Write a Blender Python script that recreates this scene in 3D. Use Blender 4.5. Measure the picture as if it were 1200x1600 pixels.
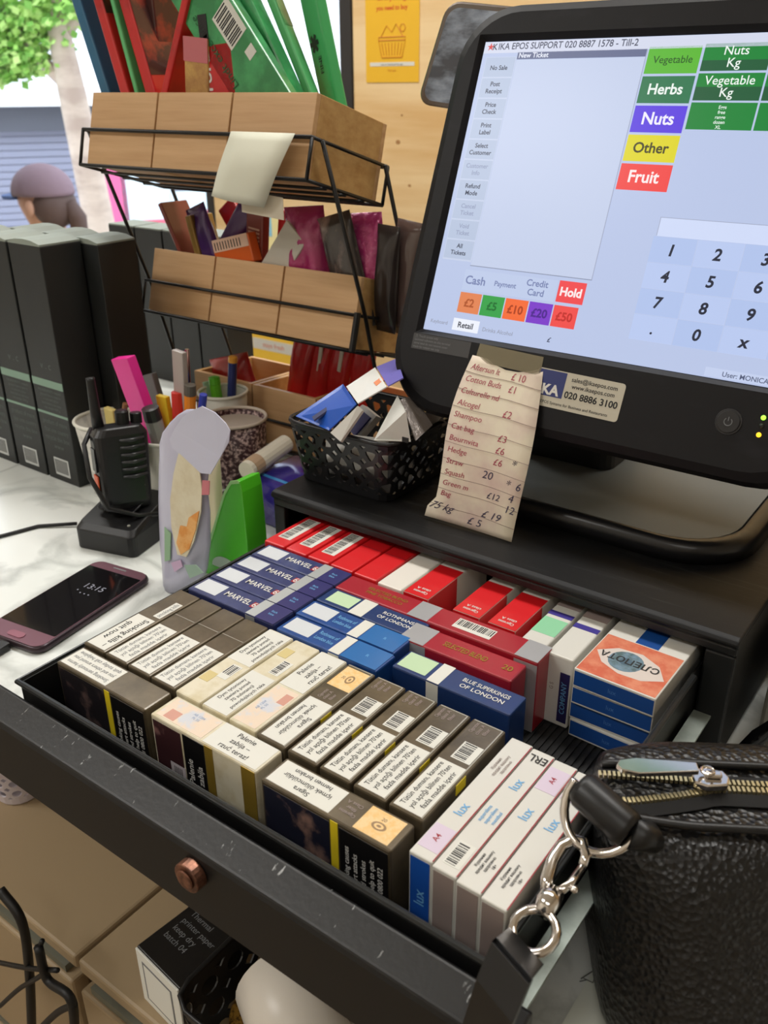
import bpy, bmesh, math, random
from mathutils import Vector, Matrix
random.seed(7)
for o in list(bpy.data.objects): bpy.data.objects.remove(o)
SC = bpy.context.scene
COL = SC.collection
# ---------------------------------------------------------------- camera
# working unit in this file: millimetres, origin at the front-left pack in the till drawer, z = 0 on the counter top
CAM = Vector((464.7, -264.4, 428.3)); FPX = 1395.0
YAW, PIT, ROLL = math.radians(36.42), math.radians(-25.62), math.radians(-0.38)
FW = Vector((-math.sin(YAW)*math.cos(PIT), math.cos(YAW)*math.cos(PIT), math.sin(PIT)))
_r = FW.cross(Vector((0, 0, 1))).normalized(); _u = _r.cross(FW)
RT = _r*math.cos(ROLL)+_u*math.sin(ROLL); UP = -_r*math.sin(ROLL)+_u*math.cos(ROLL)
cd = bpy.data.cameras.new('camera'); cam = bpy.data.objects.new('camera', cd); COL.objects.link(cam)
cd.sensor_fit = 'VERTICAL'; cd.sensor_height = 36; cd.lens = FPX/1600*36; cd.clip_start = .01; cd.clip_end = 200
cam.matrix_world = Matrix(((RT.x, UP.x, -FW.x, CAM.x/1000), (RT.y, UP.y, -FW.y, CAM.y/1000), (RT.z, UP.z, -FW.z, CAM.z/1000), (0, 0, 0, 1)))
cd.dof.use_dof = True; cd.dof.focus_distance = .62; cd.dof.aperture_fstop = 14
SC.camera = cam
def ray(u, v): return FW+RT*((u-600)/FPX)-UP*((v-800)/FPX)
def at_z(u, v, z): d = ray(u, v); return CAM+d*((z-CAM.z)/d.z)
def at_y(u, v, y): d = ray(u, v); return CAM+d*((y-CAM.y)/d.y)
def at_d(u, v, dist): return CAM+ray(u, v).normalized()*dist
# ---------------------------------------------------------------- world, lights, exposure
SC.view_settings.view_transform = 'Standard'; SC.view_settings.look = 'None'; SC.view_settings.gamma = 1
SC.view_settings.use_curve_mapping = False; SC.view_settings.exposure = 0.0
W = bpy.data.worlds.new('world'); SC.world = W; W.use_nodes = True
bgn = W.node_tree.nodes['Background']; bgn.inputs[0].default_value = (.86, .93, 1, 1); bgn.inputs[1].default_value = 3.0
def area(name, loc, size, power, col, rot=(0, 0, 0)):
    l = bpy.data.lights.new(name, 'AREA'); l.shape = 'RECTANGLE'; l.size, l.size_y = size; l.energy = power; l.color = col
    o = bpy.data.objects.new(name, l); o.location = loc; o.rotation_euler = rot; COL.objects.link(o); return o
LAMPS = [(-1.2, .75, 15), (.25, .75, 14), (-1.2, -1.1, 19), (.9, -1.3, 5)]
for x, y, pw in LAMPS:
    area('ceiling_lamp_light', (x, y, 1.70), (1.15, .28), pw, (1, .985, .955))
# ---------------------------------------------------------------- materials
MATS = {}
def lin(c): return tuple((x/255/12.92 if x/255 <= .04045 else ((x/255+.055)/1.055)**2.4) for x in c)+(1,)
def mat(name, c=(128, 128, 128), rough=.5, metal=0., spec=.5, var=None, bump=None, coat=0., emit=None, alpha=None, trans=0.):
    """var=(scale xyz, second colour, lo, hi); bump=(scale, strength)"""
    if name in MATS: return MATS[name]
    m = bpy.data.materials.new(name); m.use_nodes = True; nt = m.node_tree; b = nt.nodes['Principled BSDF']
    b.inputs['Base Color'].default_value = lin(c); b.inputs['Roughness'].default_value = rough; b.inputs['Metallic'].default_value = metal
    b.inputs['Specular IOR Level'].default_value = spec; b.inputs['Coat Weight'].default_value = coat; b.inputs['Coat Roughness'].default_value = .12
    b.inputs['Transmission Weight'].default_value = trans
    if alpha is not None: b.inputs['Alpha'].default_value = alpha
    if emit: b.inputs['Emission Color'].default_value = lin(c); b.inputs['Emission Strength'].default_value = emit
    if var or bump:
        tc = nt.nodes.new('ShaderNodeTexCoord')
    if var:
        sc, c2, lo, hi = var; mp = nt.nodes.new('ShaderNodeMapping'); mp.inputs['Scale'].default_value = sc
        nz = nt.nodes.new('ShaderNodeTexNoise'); nz.inputs['Scale'].default_value = 1; nz.inputs['Detail'].default_value = 5; nz.inputs['Roughness'].default_value = .6
        rp = nt.nodes.new('ShaderNodeValToRGB'); rp.color_ramp.elements[0].position = lo; rp.color_ramp.elements[1].position = hi
        rp.color_ramp.elements[0].color = lin(c); rp.color_ramp.elements[1].color = lin(c2)
        L = nt.links.new; L(tc.outputs['Object'], mp.inputs[0]); L(mp.outputs[0], nz.inputs['Vector']); L(nz.outputs['Fac'], rp.inputs[0]); L(rp.outputs[0], b.inputs['Base Color'])
        if emit: L(rp.outputs[0], b.inputs['Emission Color'])
    if bump:
        s, k = bump; nb = nt.nodes.new('ShaderNodeTexNoise'); nb.inputs['Scale'].default_value = s; nb.inputs['Detail'].default_value = 3
        bp = nt.nodes.new('ShaderNodeBump'); bp.inputs['Strength'].default_value = k; bp.inputs['Distance'].default_value = .002
        nt.links.new(tc.outputs['Object'], nb.inputs['Vector']); nt.links.new(nb.outputs['Fac'], bp.inputs['Height']); nt.links.new(bp.outputs[0], b.inputs['Normal'])
    MATS[name] = m; return m
def glass(name, tint, refl=.12):
    m = bpy.data.materials.new(name); m.use_nodes = True; nt = m.node_tree; nt.nodes.clear()
    o = nt.nodes.new('ShaderNodeOutputMaterial'); mx = nt.nodes.new('ShaderNodeMixShader'); t = nt.nodes.new('ShaderNodeBsdfTransparent'); g = nt.nodes.new('ShaderNodeBsdfGlossy')
    lw = nt.nodes.new('ShaderNodeFresnel'); lw.inputs[0].default_value = 1.0+refl*2
    t.inputs[0].default_value = lin(tint); g.inputs['Roughness'].default_value = .03
    nt.links.new(lw.outputs[0], mx.inputs[0]); nt.links.new(t.outputs[0], mx.inputs[1]); nt.links.new(g.outputs[0], mx.inputs[2]); nt.links.new(mx.outputs[0], o.inputs[0])
    MATS[name] = m; return m
def scr(name, c, k=1.0):      # light given off by the till's screen
    if name in MATS: return MATS[name]
    m = bpy.data.materials.new(name); m.use_nodes = True; nt = m.node_tree; b = nt.nodes['Principled BSDF']
    b.inputs['Base Color'].default_value = (0, 0, 0, 1); b.inputs['Roughness'].default_value = .3; b.inputs['Specular IOR Level'].default_value = .3
    b.inputs['Emission Color'].default_value = lin(c); b.inputs['Emission Strength'].default_value = k; MATS[name] = m; return m
# ---------------------------------------------------------------- mesh helpers
class Fr:          # a flat frame: origin, u, v (unit), normal = u x v
    def __init__(s, o, u, v): s.o = Vector(o); s.u = Vector(u).normalized(); s.v = Vector(v).normalized(); s.n = s.u.cross(s.v).normalized()
    def p(s, a, b, h=0): return s.o+s.u*a+s.v*b+s.n*h
    def rot(s, a, b, ang): c, d = math.cos(ang), math.sin(ang); return Fr(s.p(a, b), s.u*c+s.v*d, s.v*c-s.u*d)
_tc = {}
def text_mesh(s, bold=0., shear=0.):
    k = (s, bold, shear)
    if k not in _tc:
        cu = bpy.data.curves.new('txt', 'FONT'); cu.body = s; cu.resolution_u = 3; cu.offset = bold; cu.shear = shear
        ob = bpy.data.objects.new('txt', cu)
        me = bpy.data.meshes.new_from_object(ob); vs = [v.co.copy() for v in me.vertices]; fs = [tuple(p.vertices) for p in me.polygons]
        bpy.data.objects.remove(ob); bpy.data.curves.remove(cu); bpy.data.meshes.remove(me)
        xs = [v.x for v in vs] or [0]
        _tc[k] = (vs, fs, min(xs), max(xs))
    return _tc[k]
class MB:
    def __init__(s): s.v = []; s.f = []; s.m = []
    def add(s, vs, fs, mi=0):
        b = len(s.v); s.v += [Vector(v) for v in vs]; s.f += [tuple(i+b for i in f) for f in fs]; s.m += [mi]*len(fs); return s
    def box(s, x0, y0, z0, x1, y1, z1, mi=0, M=None):
        vs = [Vector((x, y, z)) for z in (z0, z1) for y in (y0, y1) for x in (x0, x1)]
        if M: vs = [M @ v for v in vs]
        return s.add(vs, [(0, 2, 3, 1), (4, 5, 7, 6), (0, 1, 5, 4), (2, 6, 7, 3), (0, 4, 6, 2), (1, 3, 7, 5)], mi)
    def slab(s, fr, a0, b0, a1, b1, h0, h1, mi=0):
        vs = [fr.p(a, b, h) for h in (h0, h1) for b in (b0, b1) for a in (a0, a1)]
        return s.add(vs, [(0, 2, 3, 1), (4, 5, 7, 6), (0, 1, 5, 4), (2, 6, 7, 3), (0, 4, 6, 2), (1, 3, 7, 5)], mi)
    def rect(s, fr, a0, b0, a1, b1, h=.15, mi=0): return s.slab(fr, a0, b0, a1, b1, 0.02, h, mi)
    def prism(s, fr, poly, h0, h1, mi=0):
        n = len(poly); vs = [fr.p(a, b, h0) for a, b in poly]+[fr.p(a, b, h1) for a, b in poly]
        return s.add(vs, [tuple(range(n-1, -1, -1)), tuple(range(n, 2*n))]+[(i, (i+1) % n, n+(i+1) % n, n+i) for i in range(n)], mi)
    def ell(s, fr, a, b, ra, rb, h=.15, mi=0, n=20):
        return s.prism(fr, [(a+ra*math.cos(i*2*math.pi/n), b+rb*math.sin(i*2*math.pi/n)) for i in range(n)], .01, h, mi)
    def rings(s, rs, mi=0, caps=True, closed=True):
        n = len(rs[0]); b = len(s.v); vs = [p for r in rs for p in r]; fs = []
        for k in range(len(rs)-1):
            for i in range(n if closed else n-1):
                j = (i+1) % n; fs.append((k*n+i, k*n+j, (k+1)*n+j, (k+1)*n+i))
        if caps: fs.append(tuple(range(n-1, -1, -1))); fs.append(tuple(range((len(rs)-1)*n, len(rs)*n)))
        return s.add(vs, fs, mi)
    def tube(s, path, r, n=8, mi=0, closed=False):
        P = [Vector(p) for p in path]; rs = []; N = len(P); up = None
        rr = r if isinstance(r, (list, tuple)) else [r]*N
        for i, p in enumerate(P):
            a = P[(i-1) % N] if (i or closed) else p; c = P[(i+1) % N] if (i < N-1 or closed) else p
            t = (c-a).normalized()
            if up is None: up = t.orthogonal().normalized()
            up = (up-t*up.dot(t)).normalized(); w = t.cross(up)
            rs.append([p+(up*math.cos(k*2*math.pi/n)+w*math.sin(k*2*math.pi/n))*rr[i] for k in range(n)])
        if closed: rs.append(rs[0]); return s.rings(rs, mi, caps=False)
        return s.rings(rs, mi)
    def lathe(s, prof, c=(0, 0, 0), n=28, mi=0, caps=True):
        c = Vector(c); return s.rings([[c+Vector((r*math.cos(i*2*math.pi/n), r*math.sin(i*2*math.pi/n), z)) for i in range(n)] for r, z in prof], mi, caps=caps)
    def text(s, fr, t, a, b, h, al='C', mi=0, bold=.012, shear=0., fit=None, lift=.25, sx=1.):
        vs, fs, x0, x1 = text_mesh(t, bold, shear); k = h/.72; kx = k*sx
        if fit and (x1-x0)*kx > fit: kx = fit/(x1-x0)
        off = {'L': x0, 'C': (x0+x1)/2, 'R': x1}[al]
        return s.add([fr.p(a+(v.x-off)*kx, b+v.y*k, lift) for v in vs], fs, mi)
    def lines(s, fr, ls, a0, b0, a1, b1, mi=0, fill=.62, bold=.01, al='C', lift=.25):
        n = len(ls); st = (b1-b0)/n
        for i, t in enumerate(ls):
            s.text(fr, t, {'C': (a0+a1)/2, 'L': a0}[al], b1-(i+1)*st+st*.24, st*fill, al, mi, bold, fit=a1-a0, lift=lift)
        return s
    def build(s, name, mats, parent=None, bevel=0, smooth=False, seg=2, solid=None, weld=False):
        me = bpy.data.meshes.new(name); me.from_pydata([v*.001 for v in s.v], [], s.f)
        for m in (mats if isinstance(mats, (list, tuple)) else [mats]): me.materials.append(m)
        me.polygons.foreach_set('material_index', s.m)
        if smooth: me.polygons.foreach_set('use_smooth', [True]*len(s.f))
        if weld:
            bm = bmesh.new(); bm.from_mesh(me); bmesh.ops.remove_doubles(bm, verts=bm.verts, dist=1e-5); bmesh.ops.recalc_face_normals(bm, faces=bm.faces); bm.to_mesh(me); bm.free()
        me.update(); o = bpy.data.objects.new(name, me); COL.objects.link(o); o.parent = parent
        if solid:
            d = o.modifiers.new('solid', 'SOLIDIFY'); d.thickness = solid*.001; d.offset = 0
        if bevel:
            d = o.modifiers.new('bevel', 'BEVEL'); d.width = bevel*.001; d.segments = seg; d.limit_method = 'ANGLE'; d.angle_limit = .6
            d.harden_normals = False
        return o
def tag(o, label, cat, group=None):
    o['label'] = label; o['category'] = cat
    if group: o['group'] = group
    return o
def thing(name, label, cat, loc=(0, 0, 0), rot=(0, 0, 0), group=None):
    o = bpy.data.objects.new(name, None); o.empty_display_size = .02; COL.objects.link(o)
    o.location = Vector(loc)*.001; o.rotation_euler = [math.radians(a) for a in rot]; return tag(o, label, cat, group)
def struct(o): o['kind'] = 'structure'; return o
def rrect(x0, y0, x1, y1, r, n=5):
    out = []
    for cx, cy, a in ((x1-r, y0+r, -90), (x1-r, y1-r, 0), (x0+r, y1-r, 90), (x0+r, y0+r, 180)):
        for i in range(n+1):
            t = math.radians(a+90*i/n); out.append((cx+r*math.cos(t), cy+r*math.sin(t)))
    return out
XY = Fr((0, 0, 0), (1, 0, 0), (0, 1, 0))
# ---------------------------------------------------------------- palette
BLK = mat('black_plastic', (14, 14, 16), .45, var=((900, 900, 900), (22, 22, 24), .4, .7))
BLKG = mat('black_gloss', (14, 14, 16), .18)
STEEL = mat('scratched_black_steel', (11, 11, 12), .5, .0, .3, var=((9, 330, 330), (54, 56, 57), .58, .8), bump=(300, .05))
STEELF = mat('scuffed_black_steel', (16, 16, 17), .42, .0, .6, var=((230, 70, 120), (170, 172, 172), .645, .71), bump=(300, .06))
STEELD = mat('matt_black_steel', (13, 13, 14), .5)
WHITE = mat('white_card', (236, 236, 228), .55)
INK = mat('black_ink', (28, 27, 27), .6)
GREY = mat('grey_print', (120, 122, 124), .6)
CHROME = mat('chrome', (225, 220, 215), .12, 1.)
GALV = mat('galvanised_steel', (176, 186, 178), .42, .55, var=((60, 60, 60), (150, 160, 152), .4, .7))
PAPER = mat('note_paper', (232, 222, 200), .8, var=((12, 12, 12), (214, 190, 180), .45, .62), bump=(60, .1))
# ---------------------------------------------------------------- room
FLOOR = -950.; CEIL = 1760.; YB = 1500.
o = struct(MB().box(-3600, -2000, FLOOR-40, 2600, YB+100, FLOOR).build('floor', mat('floor_tile', (150, 132, 108), .5, var=((3, 3, 3), (128, 112, 92), .4, .6))))
o = struct(MB().box(-3600, -2000, CEIL, 2600, YB+100, CEIL+40).build('ceiling', mat('ceiling_white', (235, 233, 226), .8)))
PLAST = mat('plaster', (226, 218, 204), .8, var=((4, 4, 4), (214, 206, 192), .4, .6))
struct(MB().box(-3660, -2000, FLOOR, -3600, YB+100, CEIL).build('wall_left', PLAST))
struct(MB().box(2600, -2000, FLOOR, 2660, YB+100, CEIL).build('wall_right', PLAST))
struct(MB().box(-3600, -2060, FLOOR, 2600, -2000, CEIL).build('wall_front', PLAST))
PINE = mat('pine_panel', (240, 210, 160), .55, var=((1.2, 1, 14), (221, 180, 122), .42, .66), bump=(30, .05))
wx = at_y(552, 80, YB).x; wxl = at_y(336, 330, YB).x; wz = at_y(540, 300, YB).z; zbot = 20.
wb = MB().box(wx, YB, FLOOR, 2600, YB+40, CEIL)
wb.box(wxl, YB, FLOOR, wx, YB+40, wz)
wb.box(-3600, YB, FLOOR, wxl, YB+40, at_y(100, 420, YB).z)
wb.box(-3600, YB, 1450, wx, YB+40, CEIL)
WBK = struct(wb.build('wall_back', PINE))
KN = mat('pine_knot', (176, 128, 78), .6)
fw = Fr((0, YB, 0), (1, 0, 0), (0, 0, 1))
k = MB()
for u, v, r in ((622, 222, 4.5), (590, 250, 3), (640, 290, 3), (628, 180, 2.2)):
    p = at_y(u, v, YB); k.ell(fw, p.x, p.z, r*1.3, r, .6)
k.build('wood_knot', KN, WBK)
# street window
FRM = mat('window_frame_dark', (46, 44, 44), .5)
zs = at_y(100, 420, YB).z
wf = MB().box(wx-34, YB-6, wz, wx-2, YB+46, 1450).box(wxl-26, YB-4, zs, wxl, YB+44, wz+20).box(-3600, YB-4, zs-4, wxl-26, YB+44, zs+26).box(wxl-26, YB-4, wz, wx-34, YB+44, wz+26)
wo = struct(wf.build('window_1', FRM, bevel=2))
MB().box(-3600, YB+18, zs+26, wxl-26, YB+22, 1450).box(wxl-26, YB+18, wz+26, wx-34, YB+22, 1450).build('pane', glass('window_glass', (250, 252, 255), .04), wo)
# ceiling lamps
LDIFF = scr('lamp_diffuser', (255, 250, 240), 3.0)
for x, y, pw in LAMPS:
    t = thing('ceiling_lamp', 'flat white ceiling lamp panel above the shop counter', 'lamp', (x*1000, y*1000, CEIL-25), group='ceiling lamp panels')
    MB().box(-600, -160, 0, 600, 160, 24.5).build('lamp_housing', mat('lamp_white', (240, 240, 238), .5), t)
    MB().box(-575, -140, -4, 575, 140, -.5).build('diffuser', LDIFF, t)
# ---------------------------------------------------------------- counter
def marble():
    m = mat('white_marble', (232, 236, 232), .28, coat=.2); nt = m.node_tree; b = nt.nodes['Principled BSDF']
    tc = nt.nodes.new('ShaderNodeTexCoord'); n1 = nt.nodes.new('ShaderNodeTexNoise'); n1.inputs['Scale'].default_value = 5; n1.inputs['Detail'].default_value = 8; n1.inputs['Distortion'].default_value = 1.6
    r = nt.nodes.new('ShaderNodeValToRGB'); e = r.color_ramp.elements
    e[0].position = .44; e[0].color = lin((234, 237, 233)); e[1].position = .56; e[1].color = lin((232, 236, 232))
    x = e.new(.5); x.color = lin((196, 200, 196))
    nt.links.new(tc.outputs['Object'], n1.inputs['Vector']); nt.links.new(n1.outputs['Fac'], r.inputs[0]); nt.links.new(r.outputs[0], b.inputs['Base Color']); return m
T = thing('shop_counter', 'long white marble-effect shop counter under the till', 'counter', (0, 0, FLOOR)); Hc = -FLOOR
MB().box(-1500, 0, Hc-34, 1500, 760, Hc).build('worktop', marble(), T, bevel=2)
PNL = mat('counter_panel', (150, 130, 104), .6)
MB().box(-1480, 715, 0, 1480, 740, Hc-34.5).build('back_panel', PNL, T)
for x in (-1480, 1455): MB().box(x, 20, 0, x+25, 714, Hc-34.5).build('end_panel', PNL, T)
# ---------------------------------------------------------------- till drawer
HX0, HX1, HY0, HZ = -40., 364., 251., 107.
T = thing('cash_drawer', 'open black metal till drawer packed with cigarettes under the screen', 'cash drawer', (0, 0, 0))
h = MB()
prof = [(HY0+2, 100.), (HY0, 103), (HY0+2, 106), (HY0+6, HZ), (690, HZ), (690, 103), (HY0+20, 103), (HY0+10, 100)]
h.rings([[Vector((x, y, z)) for y, z in prof] for x in (HX0, HX1)])
h.box(HX0+.3, HY0+4, 8, HX0+2.6, 689, 102.5).box(HX1-2.6, HY0+4, 8, HX1-.3, 689, 102.5).box(HX0+3, 686, 8, HX1-3, 689, 102).box(HX0+1, HY0+6, 5, HX1-1, 689, 7.8)
h.build('housing', STEEL, T, bevel=1.2)
h = MB().box(HX0+.6, HY0+3, 93, HX1-.6, HY0+7, 99.8).box(HX0+.6, HY0+3, 8, HX0+13, HY0+9, 92.8).box(343.5, HY0+3, 8, HX1-.6, HY0+9, 92.8).box(HX0+13.2, HY0+3, 8, 343, HY0+7, 18)
h.build('front_frame', STEELD, T, bevel=1.5)
for x, y in ((-20, 275), (345, 275), (-20, 665), (345, 665)): MB().lathe([(9, 0), (10, 4.8)], (x, y, 0), 16).build('foot', BLK, T)
DX0, DX1, DY0 = -11., 342., -21.; RZ = 78.
fl = MB().box(DX0+1, DY0+1, 24, DX1-1, 520, 29.5)
n = 70
for i in range(n):
    x = DX0+6+i*(DX1-DX0-12)/n
    fl.box(x, DY0+3, 29.5, x+2.4, 300, 31)
fl.build('ribbed_mat', mat('ribbed_rubber', (26, 27, 28), .6), T)
for nm, b_ in (('side_wall', (DX0, DY0, 22, DX0+1.5, 520, RZ)), ('side_wall', (DX1-1.5, DY0, 22, DX1, 520, RZ)), ('front_wall', (DX0+1.6, DY0, 30, DX1-1.6, DY0+1.5, RZ))):
    MB().box(*b_).build(nm, STEELD, T)
MB().tube([(DX0-1, 240, RZ), (DX0-1, DY0-1, RZ), (DX1+1, DY0-1, RZ), (DX1+1, 240, RZ)], 2.2, 8).build('rolled_rim', mat('rim_black', (38, 40, 41), .3, .2), T)
for x0 in (-26., 345.):
    MB().box(x0, -20, 47, x0+11.5, 246, 49).box(x0 if x0 > 0 else x0+9.6, -20, 30, x0+1.8 if x0 > 0 else x0+11.5, 246, 46.8).build('slide_rail', GALV, T)
fp = MB(); prof = [(-25.5, 14), (-44, 14), (-46, 17), (-46, 62), (-44.5, 65.5), (-28, 73), (-25.5, 71)]
fp.rings([[Vector((x, y, z)) for y, z in prof] for x in (-42., 366.)]); FP = fp.build('front_panel', [STEELF, STEELD], T, bevel=1.2)
for pl in FP.data.polygons:
    if abs(pl.normal.y) > .9 or pl.center.z < .03: pl.material_index = 1
lk = at_y(297, 1368, -50)
COP = mat('worn_copper', (150, 104, 84), .35, .7, var=((200, 200, 200), (96, 66, 54), .4, .65))
fy = Fr((lk.x, -46, lk.z), (1, 0, 0), (0, 0, 1))
MB().prism(fy, [(9*math.cos(i*.2618), 9*math.sin(i*.2618)) for i in range(24)], 0.1, 7).prism(fy, [(6*math.cos(i*.2618), 6*math.sin(i*.2618)) for i in range(24)], 7, 8.5).build('lock', COP, T, bevel=1)
# ---------------------------------------------------------------- cigarette packs
PZ = 31.2
BROWN = mat('brown_pack', (84, 74, 58), .32, .3, var=((60, 60, 60), (106, 94, 74), .35, .7), coat=.5)
CREAM = mat('cream_pack', (222, 214, 190), .4, coat=.4, var=((40, 40, 40), (208, 196, 162), .45, .6))
SLEEVE = mat('white_slim_pack', (216, 214, 206), .4, coat=.4)
PWHITE = mat('label_white', (222, 221, 212), .45, coat=.3)
GOLD = mat('gold_foil', (176, 146, 60), .3, .5)
YEL = mat('tear_strip_yellow', (232, 208, 40), .4)
STAMP = mat('orange_stamp', (236, 192, 122), .5, var=((300, 300, 300), (240, 205, 150), .4, .6))
PICT = mat('dark_photo_print', (34, 30, 34), .4, coat=.4, var=((45, 45, 45), (120, 96, 92), .52, .72))
PICT2 = mat('red_photo_print', (62, 34, 38), .4, coat=.4, var=((60, 60, 60), (150, 110, 106), .5, .7))
BLKP = mat('pack_black', (20, 19, 20), .35, coat=.5)
TXW = mat('white_print', (222, 220, 214), .5)
NAVY = mat('navy_pack', (44, 52, 98), .35, coat=.5, var=((80, 80, 80), (56, 66, 116), .4, .7))
INDIGO = mat('indigo_pack', (46, 44, 104), .35, coat=.5)
SILV = mat('silver_band', (196, 200, 200), .35, .5)
BLUE = mat('blue_pack', (24, 66, 132), .32, coat=.5, var=((40, 40, 40), (32, 84, 156), .4, .7))
BLUED = mat('dark_blue_pack', (24, 52, 104), .34, coat=.5)
CYAN = mat('bright_blue_panel', (34, 108, 176), .3, coat=.5)
MINT = mat('mint_stamp', (190, 216, 176), .5)
RED = mat('red_pack', (214, 28, 34), .34, coat=.5)
RED2 = mat('crimson_pack', (164, 28, 44), .34, coat=.5)
GREEN_ST = mat('green_panel', (140, 204, 160), .5)
PGREY = mat('pack_grey', (178, 178, 180), .35, .3, coat=.5)
PURP = mat('pale_purple_stamp', (214, 198, 216), .5)
LBLUE = mat('light_blue_print', (110, 172, 220), .5)
CELLO = mat('cellophane_edge_glint', (176, 172, 160), .25, .2)
TAUPE = mat('taupe_print', (150, 134, 128), .5)
DPURP = mat('violet_band', (64, 54, 140), .4)
SKIN = mat('printed_skin', (206, 102, 74), .4, coat=.4, var=((90, 90, 90), (222, 140, 108), .4, .65))
EYEW = mat('printed_eye_white', (216, 204, 196), .4, coat=.4)
IRIS = mat('printed_iris', (120, 146, 164), .4, coat=.4, var=((200, 200, 200), (86, 108, 110), .4, .65))
TU = ['Tütün dumanı, kansere', 'yol açtığı bilinen 70\'ten', 'fazla madde içerir']
DYM = ['Dym tytoniowy', 'zawiera ponad', '70 substancji', 'powodujących raka']
PAL = ['Palenie', 'zabija –', 'rzuć teraz!']
SIG = ['Sigara', 'içmek ölümcüldür', 'hemen bırakın']
SMO = ['Smoking kills –', 'quit now']
def pack(name, label, group, body, loc, rot=0, L=87.5, T=21.8, H=55., decs=(), tilt=0, bev=1.3):
    """loc: corner of the pack's base.  Length runs along local +Y (rot turns it).  decs: (part name, face, a0, b0, a1, b1, material, [lines], ink, flip)"""
    t = thing(name, label, 'cigarette pack', loc, (0, tilt, rot), group)
    MB().box(0, 0, 0, T, L, H).build('carton', body, t, bevel=bev, seg=2)
    F = {'T': (Fr((T, 0, H), (0, 1, 0), (-1, 0, 0)), L, T), 'R': (Fr((T, 0, 0), (0, 1, 0), (0, 0, 1)), L, H), 'E': (Fr((0, 0, 0), (1, 0, 0), (0, 0, 1)), T, H)}
    for qi, d in enumerate(decs):
        nm, fc, a0, b0, a1, b1, m = d[:7]; fr = F[fc][0]; ls = d[7] if len(d) > 7 else None; ink = d[8] if len(d) > 8 else INK; flip = d[9] if len(d) > 9 else 0
        if nm == 'barcode':
            mb = MB().rect(fr, a0, b0, a1, b1, .16, 0); rr = random.Random(3); along = (a1-a0) >= (b1-b0) if not flip else (a1-a0) < (b1-b0)
            lo, hi = (a0, a1) if along else (b0, b1); x = lo+1
            while x < hi-1.4:
                w = rr.choice((.35, .6, .9))
                if along: mb.rect(fr, x, b0+(b1-b0)*.3, x+w, b1-(b1-b0)*.08, .22, 1)
                else: mb.rect(fr, a0+(a1-a0)*.3, x, a1-(a1-a0)*.08, x+w, .22, 1)
                x += w+rr.choice((.4, .6, .9))
            mb.build(nm, [m, INK], t); continue
        if nm == 'stamp':
            mb = MB().rect(fr, a0, b0, a1, b1, .16, 0); ca, cb = (a0+a1)/2, (b0+b1)/2
            for q in range(3): mb.ell(fr, ca, cb-1, 4.4-q*1.5, 2.8-q, .2+q*.03, 1 if q % 2 == 0 else 0)
            mb.text(fr, '20', ca, cb+3, 2.2, 'C', 1); mb.build(nm, [m, mat('stamp_ink', (150, 120, 84), .5)], t); continue
        if m is None: p = t
        else:
            mb = MB()
            if nm == 'border': mb.rect(fr, a0, b0, a1, b1, .12)
            else: mb.rect(fr, a0, b0, a1, b1, .14+.03*qi)
            p = mb.build(nm, m, t)
        if ls:
            if flip == 1: f2 = Fr(fr.p(a1, b1), -fr.u, -fr.v); A, B = a1-a0, b1-b0
            elif flip == 2: f2 = Fr(fr.p(a1, b0), fr.v, -fr.u); A, B = b1-b0, a1-a0     # reads up the pack
            elif flip == 3: f2 = Fr(fr.p(a0, b1), -fr.v, fr.u); A, B = b1-b0, a1-a0
            else: f2 = Fr(fr.p(a0, b0), fr.u, fr.v); A, B = a1-a0, b1-b0
            MB().lines(f2, ls, A*.06, B*.06, A*.94, B*.94, lift=.22+.03*qi).build('lettering', ink, p)
    return t
G1 = 'brown cigarette packs on edge in the open till drawer'
G2 = 'cream cigarette packs on edge in the open till drawer'
tiny = ['Cigarettes', 'class A', 'filter']
def facedecs(pic, x_y=.56):
    return [('picture', 'R', 2, 4, 48, 52, pic), ('yellow_strip', 'R', 49, 1, 54, 54, YEL), ('warning_panel', 'R', 55, 3, 86, 52, BLKP, ['Smoking causes', 'heart attacks', 'and strokes', 'get help to quit', 'call 0800 022'], TXW, 2)]
# front row: long edge towards the drawer front (rot -90: length runs along +X)
def front(x, y, *a, **k): return pack(*a, loc=(x, y+21.8, PZ), rot=-90, **k)
pack('cigarette_pack', 'brown cigarette pack with yellow strip at front corner, beside empty drawer space', G1, BROWN, (0, 22, PZ), -90,
     decs=[('warning_label', 'T', 2, 2, 48, 20, PWHITE, ['Smoking seriously harms', 'you and others around you', 'quit today call helpline'], GREY, 1)]+facedecs(PICT))
pack('cigarette_pack', 'cream and gold cigarette pack in the front row between two brown packs', G2, CREAM, (92.5, 22.4, PZ), -90,
     decs=[('warning_label', 'T', 44, 1, 86, 21, PWHITE, PAL), ('tax_stamp', 'T', 3, 2, 42, 20, mat('pink_blue_stamp', (228, 208, 186), .5, var=((70, 70, 70), (206, 208, 214), .5, .62))), ('stamp_print', 'T', 20, 10, 34, 17, None, ['AB 1204', 'PL 55'], mat('pale_blue_ink', (150, 168, 196), .5)), ('red_crest', 'T', 8, 3, 17, 11, mat('faded_red', (206, 150, 132), .5)),
           ('picture', 'R', 2, 4, 26, 52, PICT2), ('side_notice', 'R', 14, 10, 27, 26, mat('pale_notice', (196, 186, 190), .5), ['|||||', '|||||']), ('warning_panel', 'R', 28, 2, 46, 53, BLKP, ['Palenie', 'zabija'], TXW, 2), ('gold_strip', 'R', 46.5, 1, 53, 54, GOLD), ('gold_corner', 'R', 76, 1, 86.5, 54, GOLD)])
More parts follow.
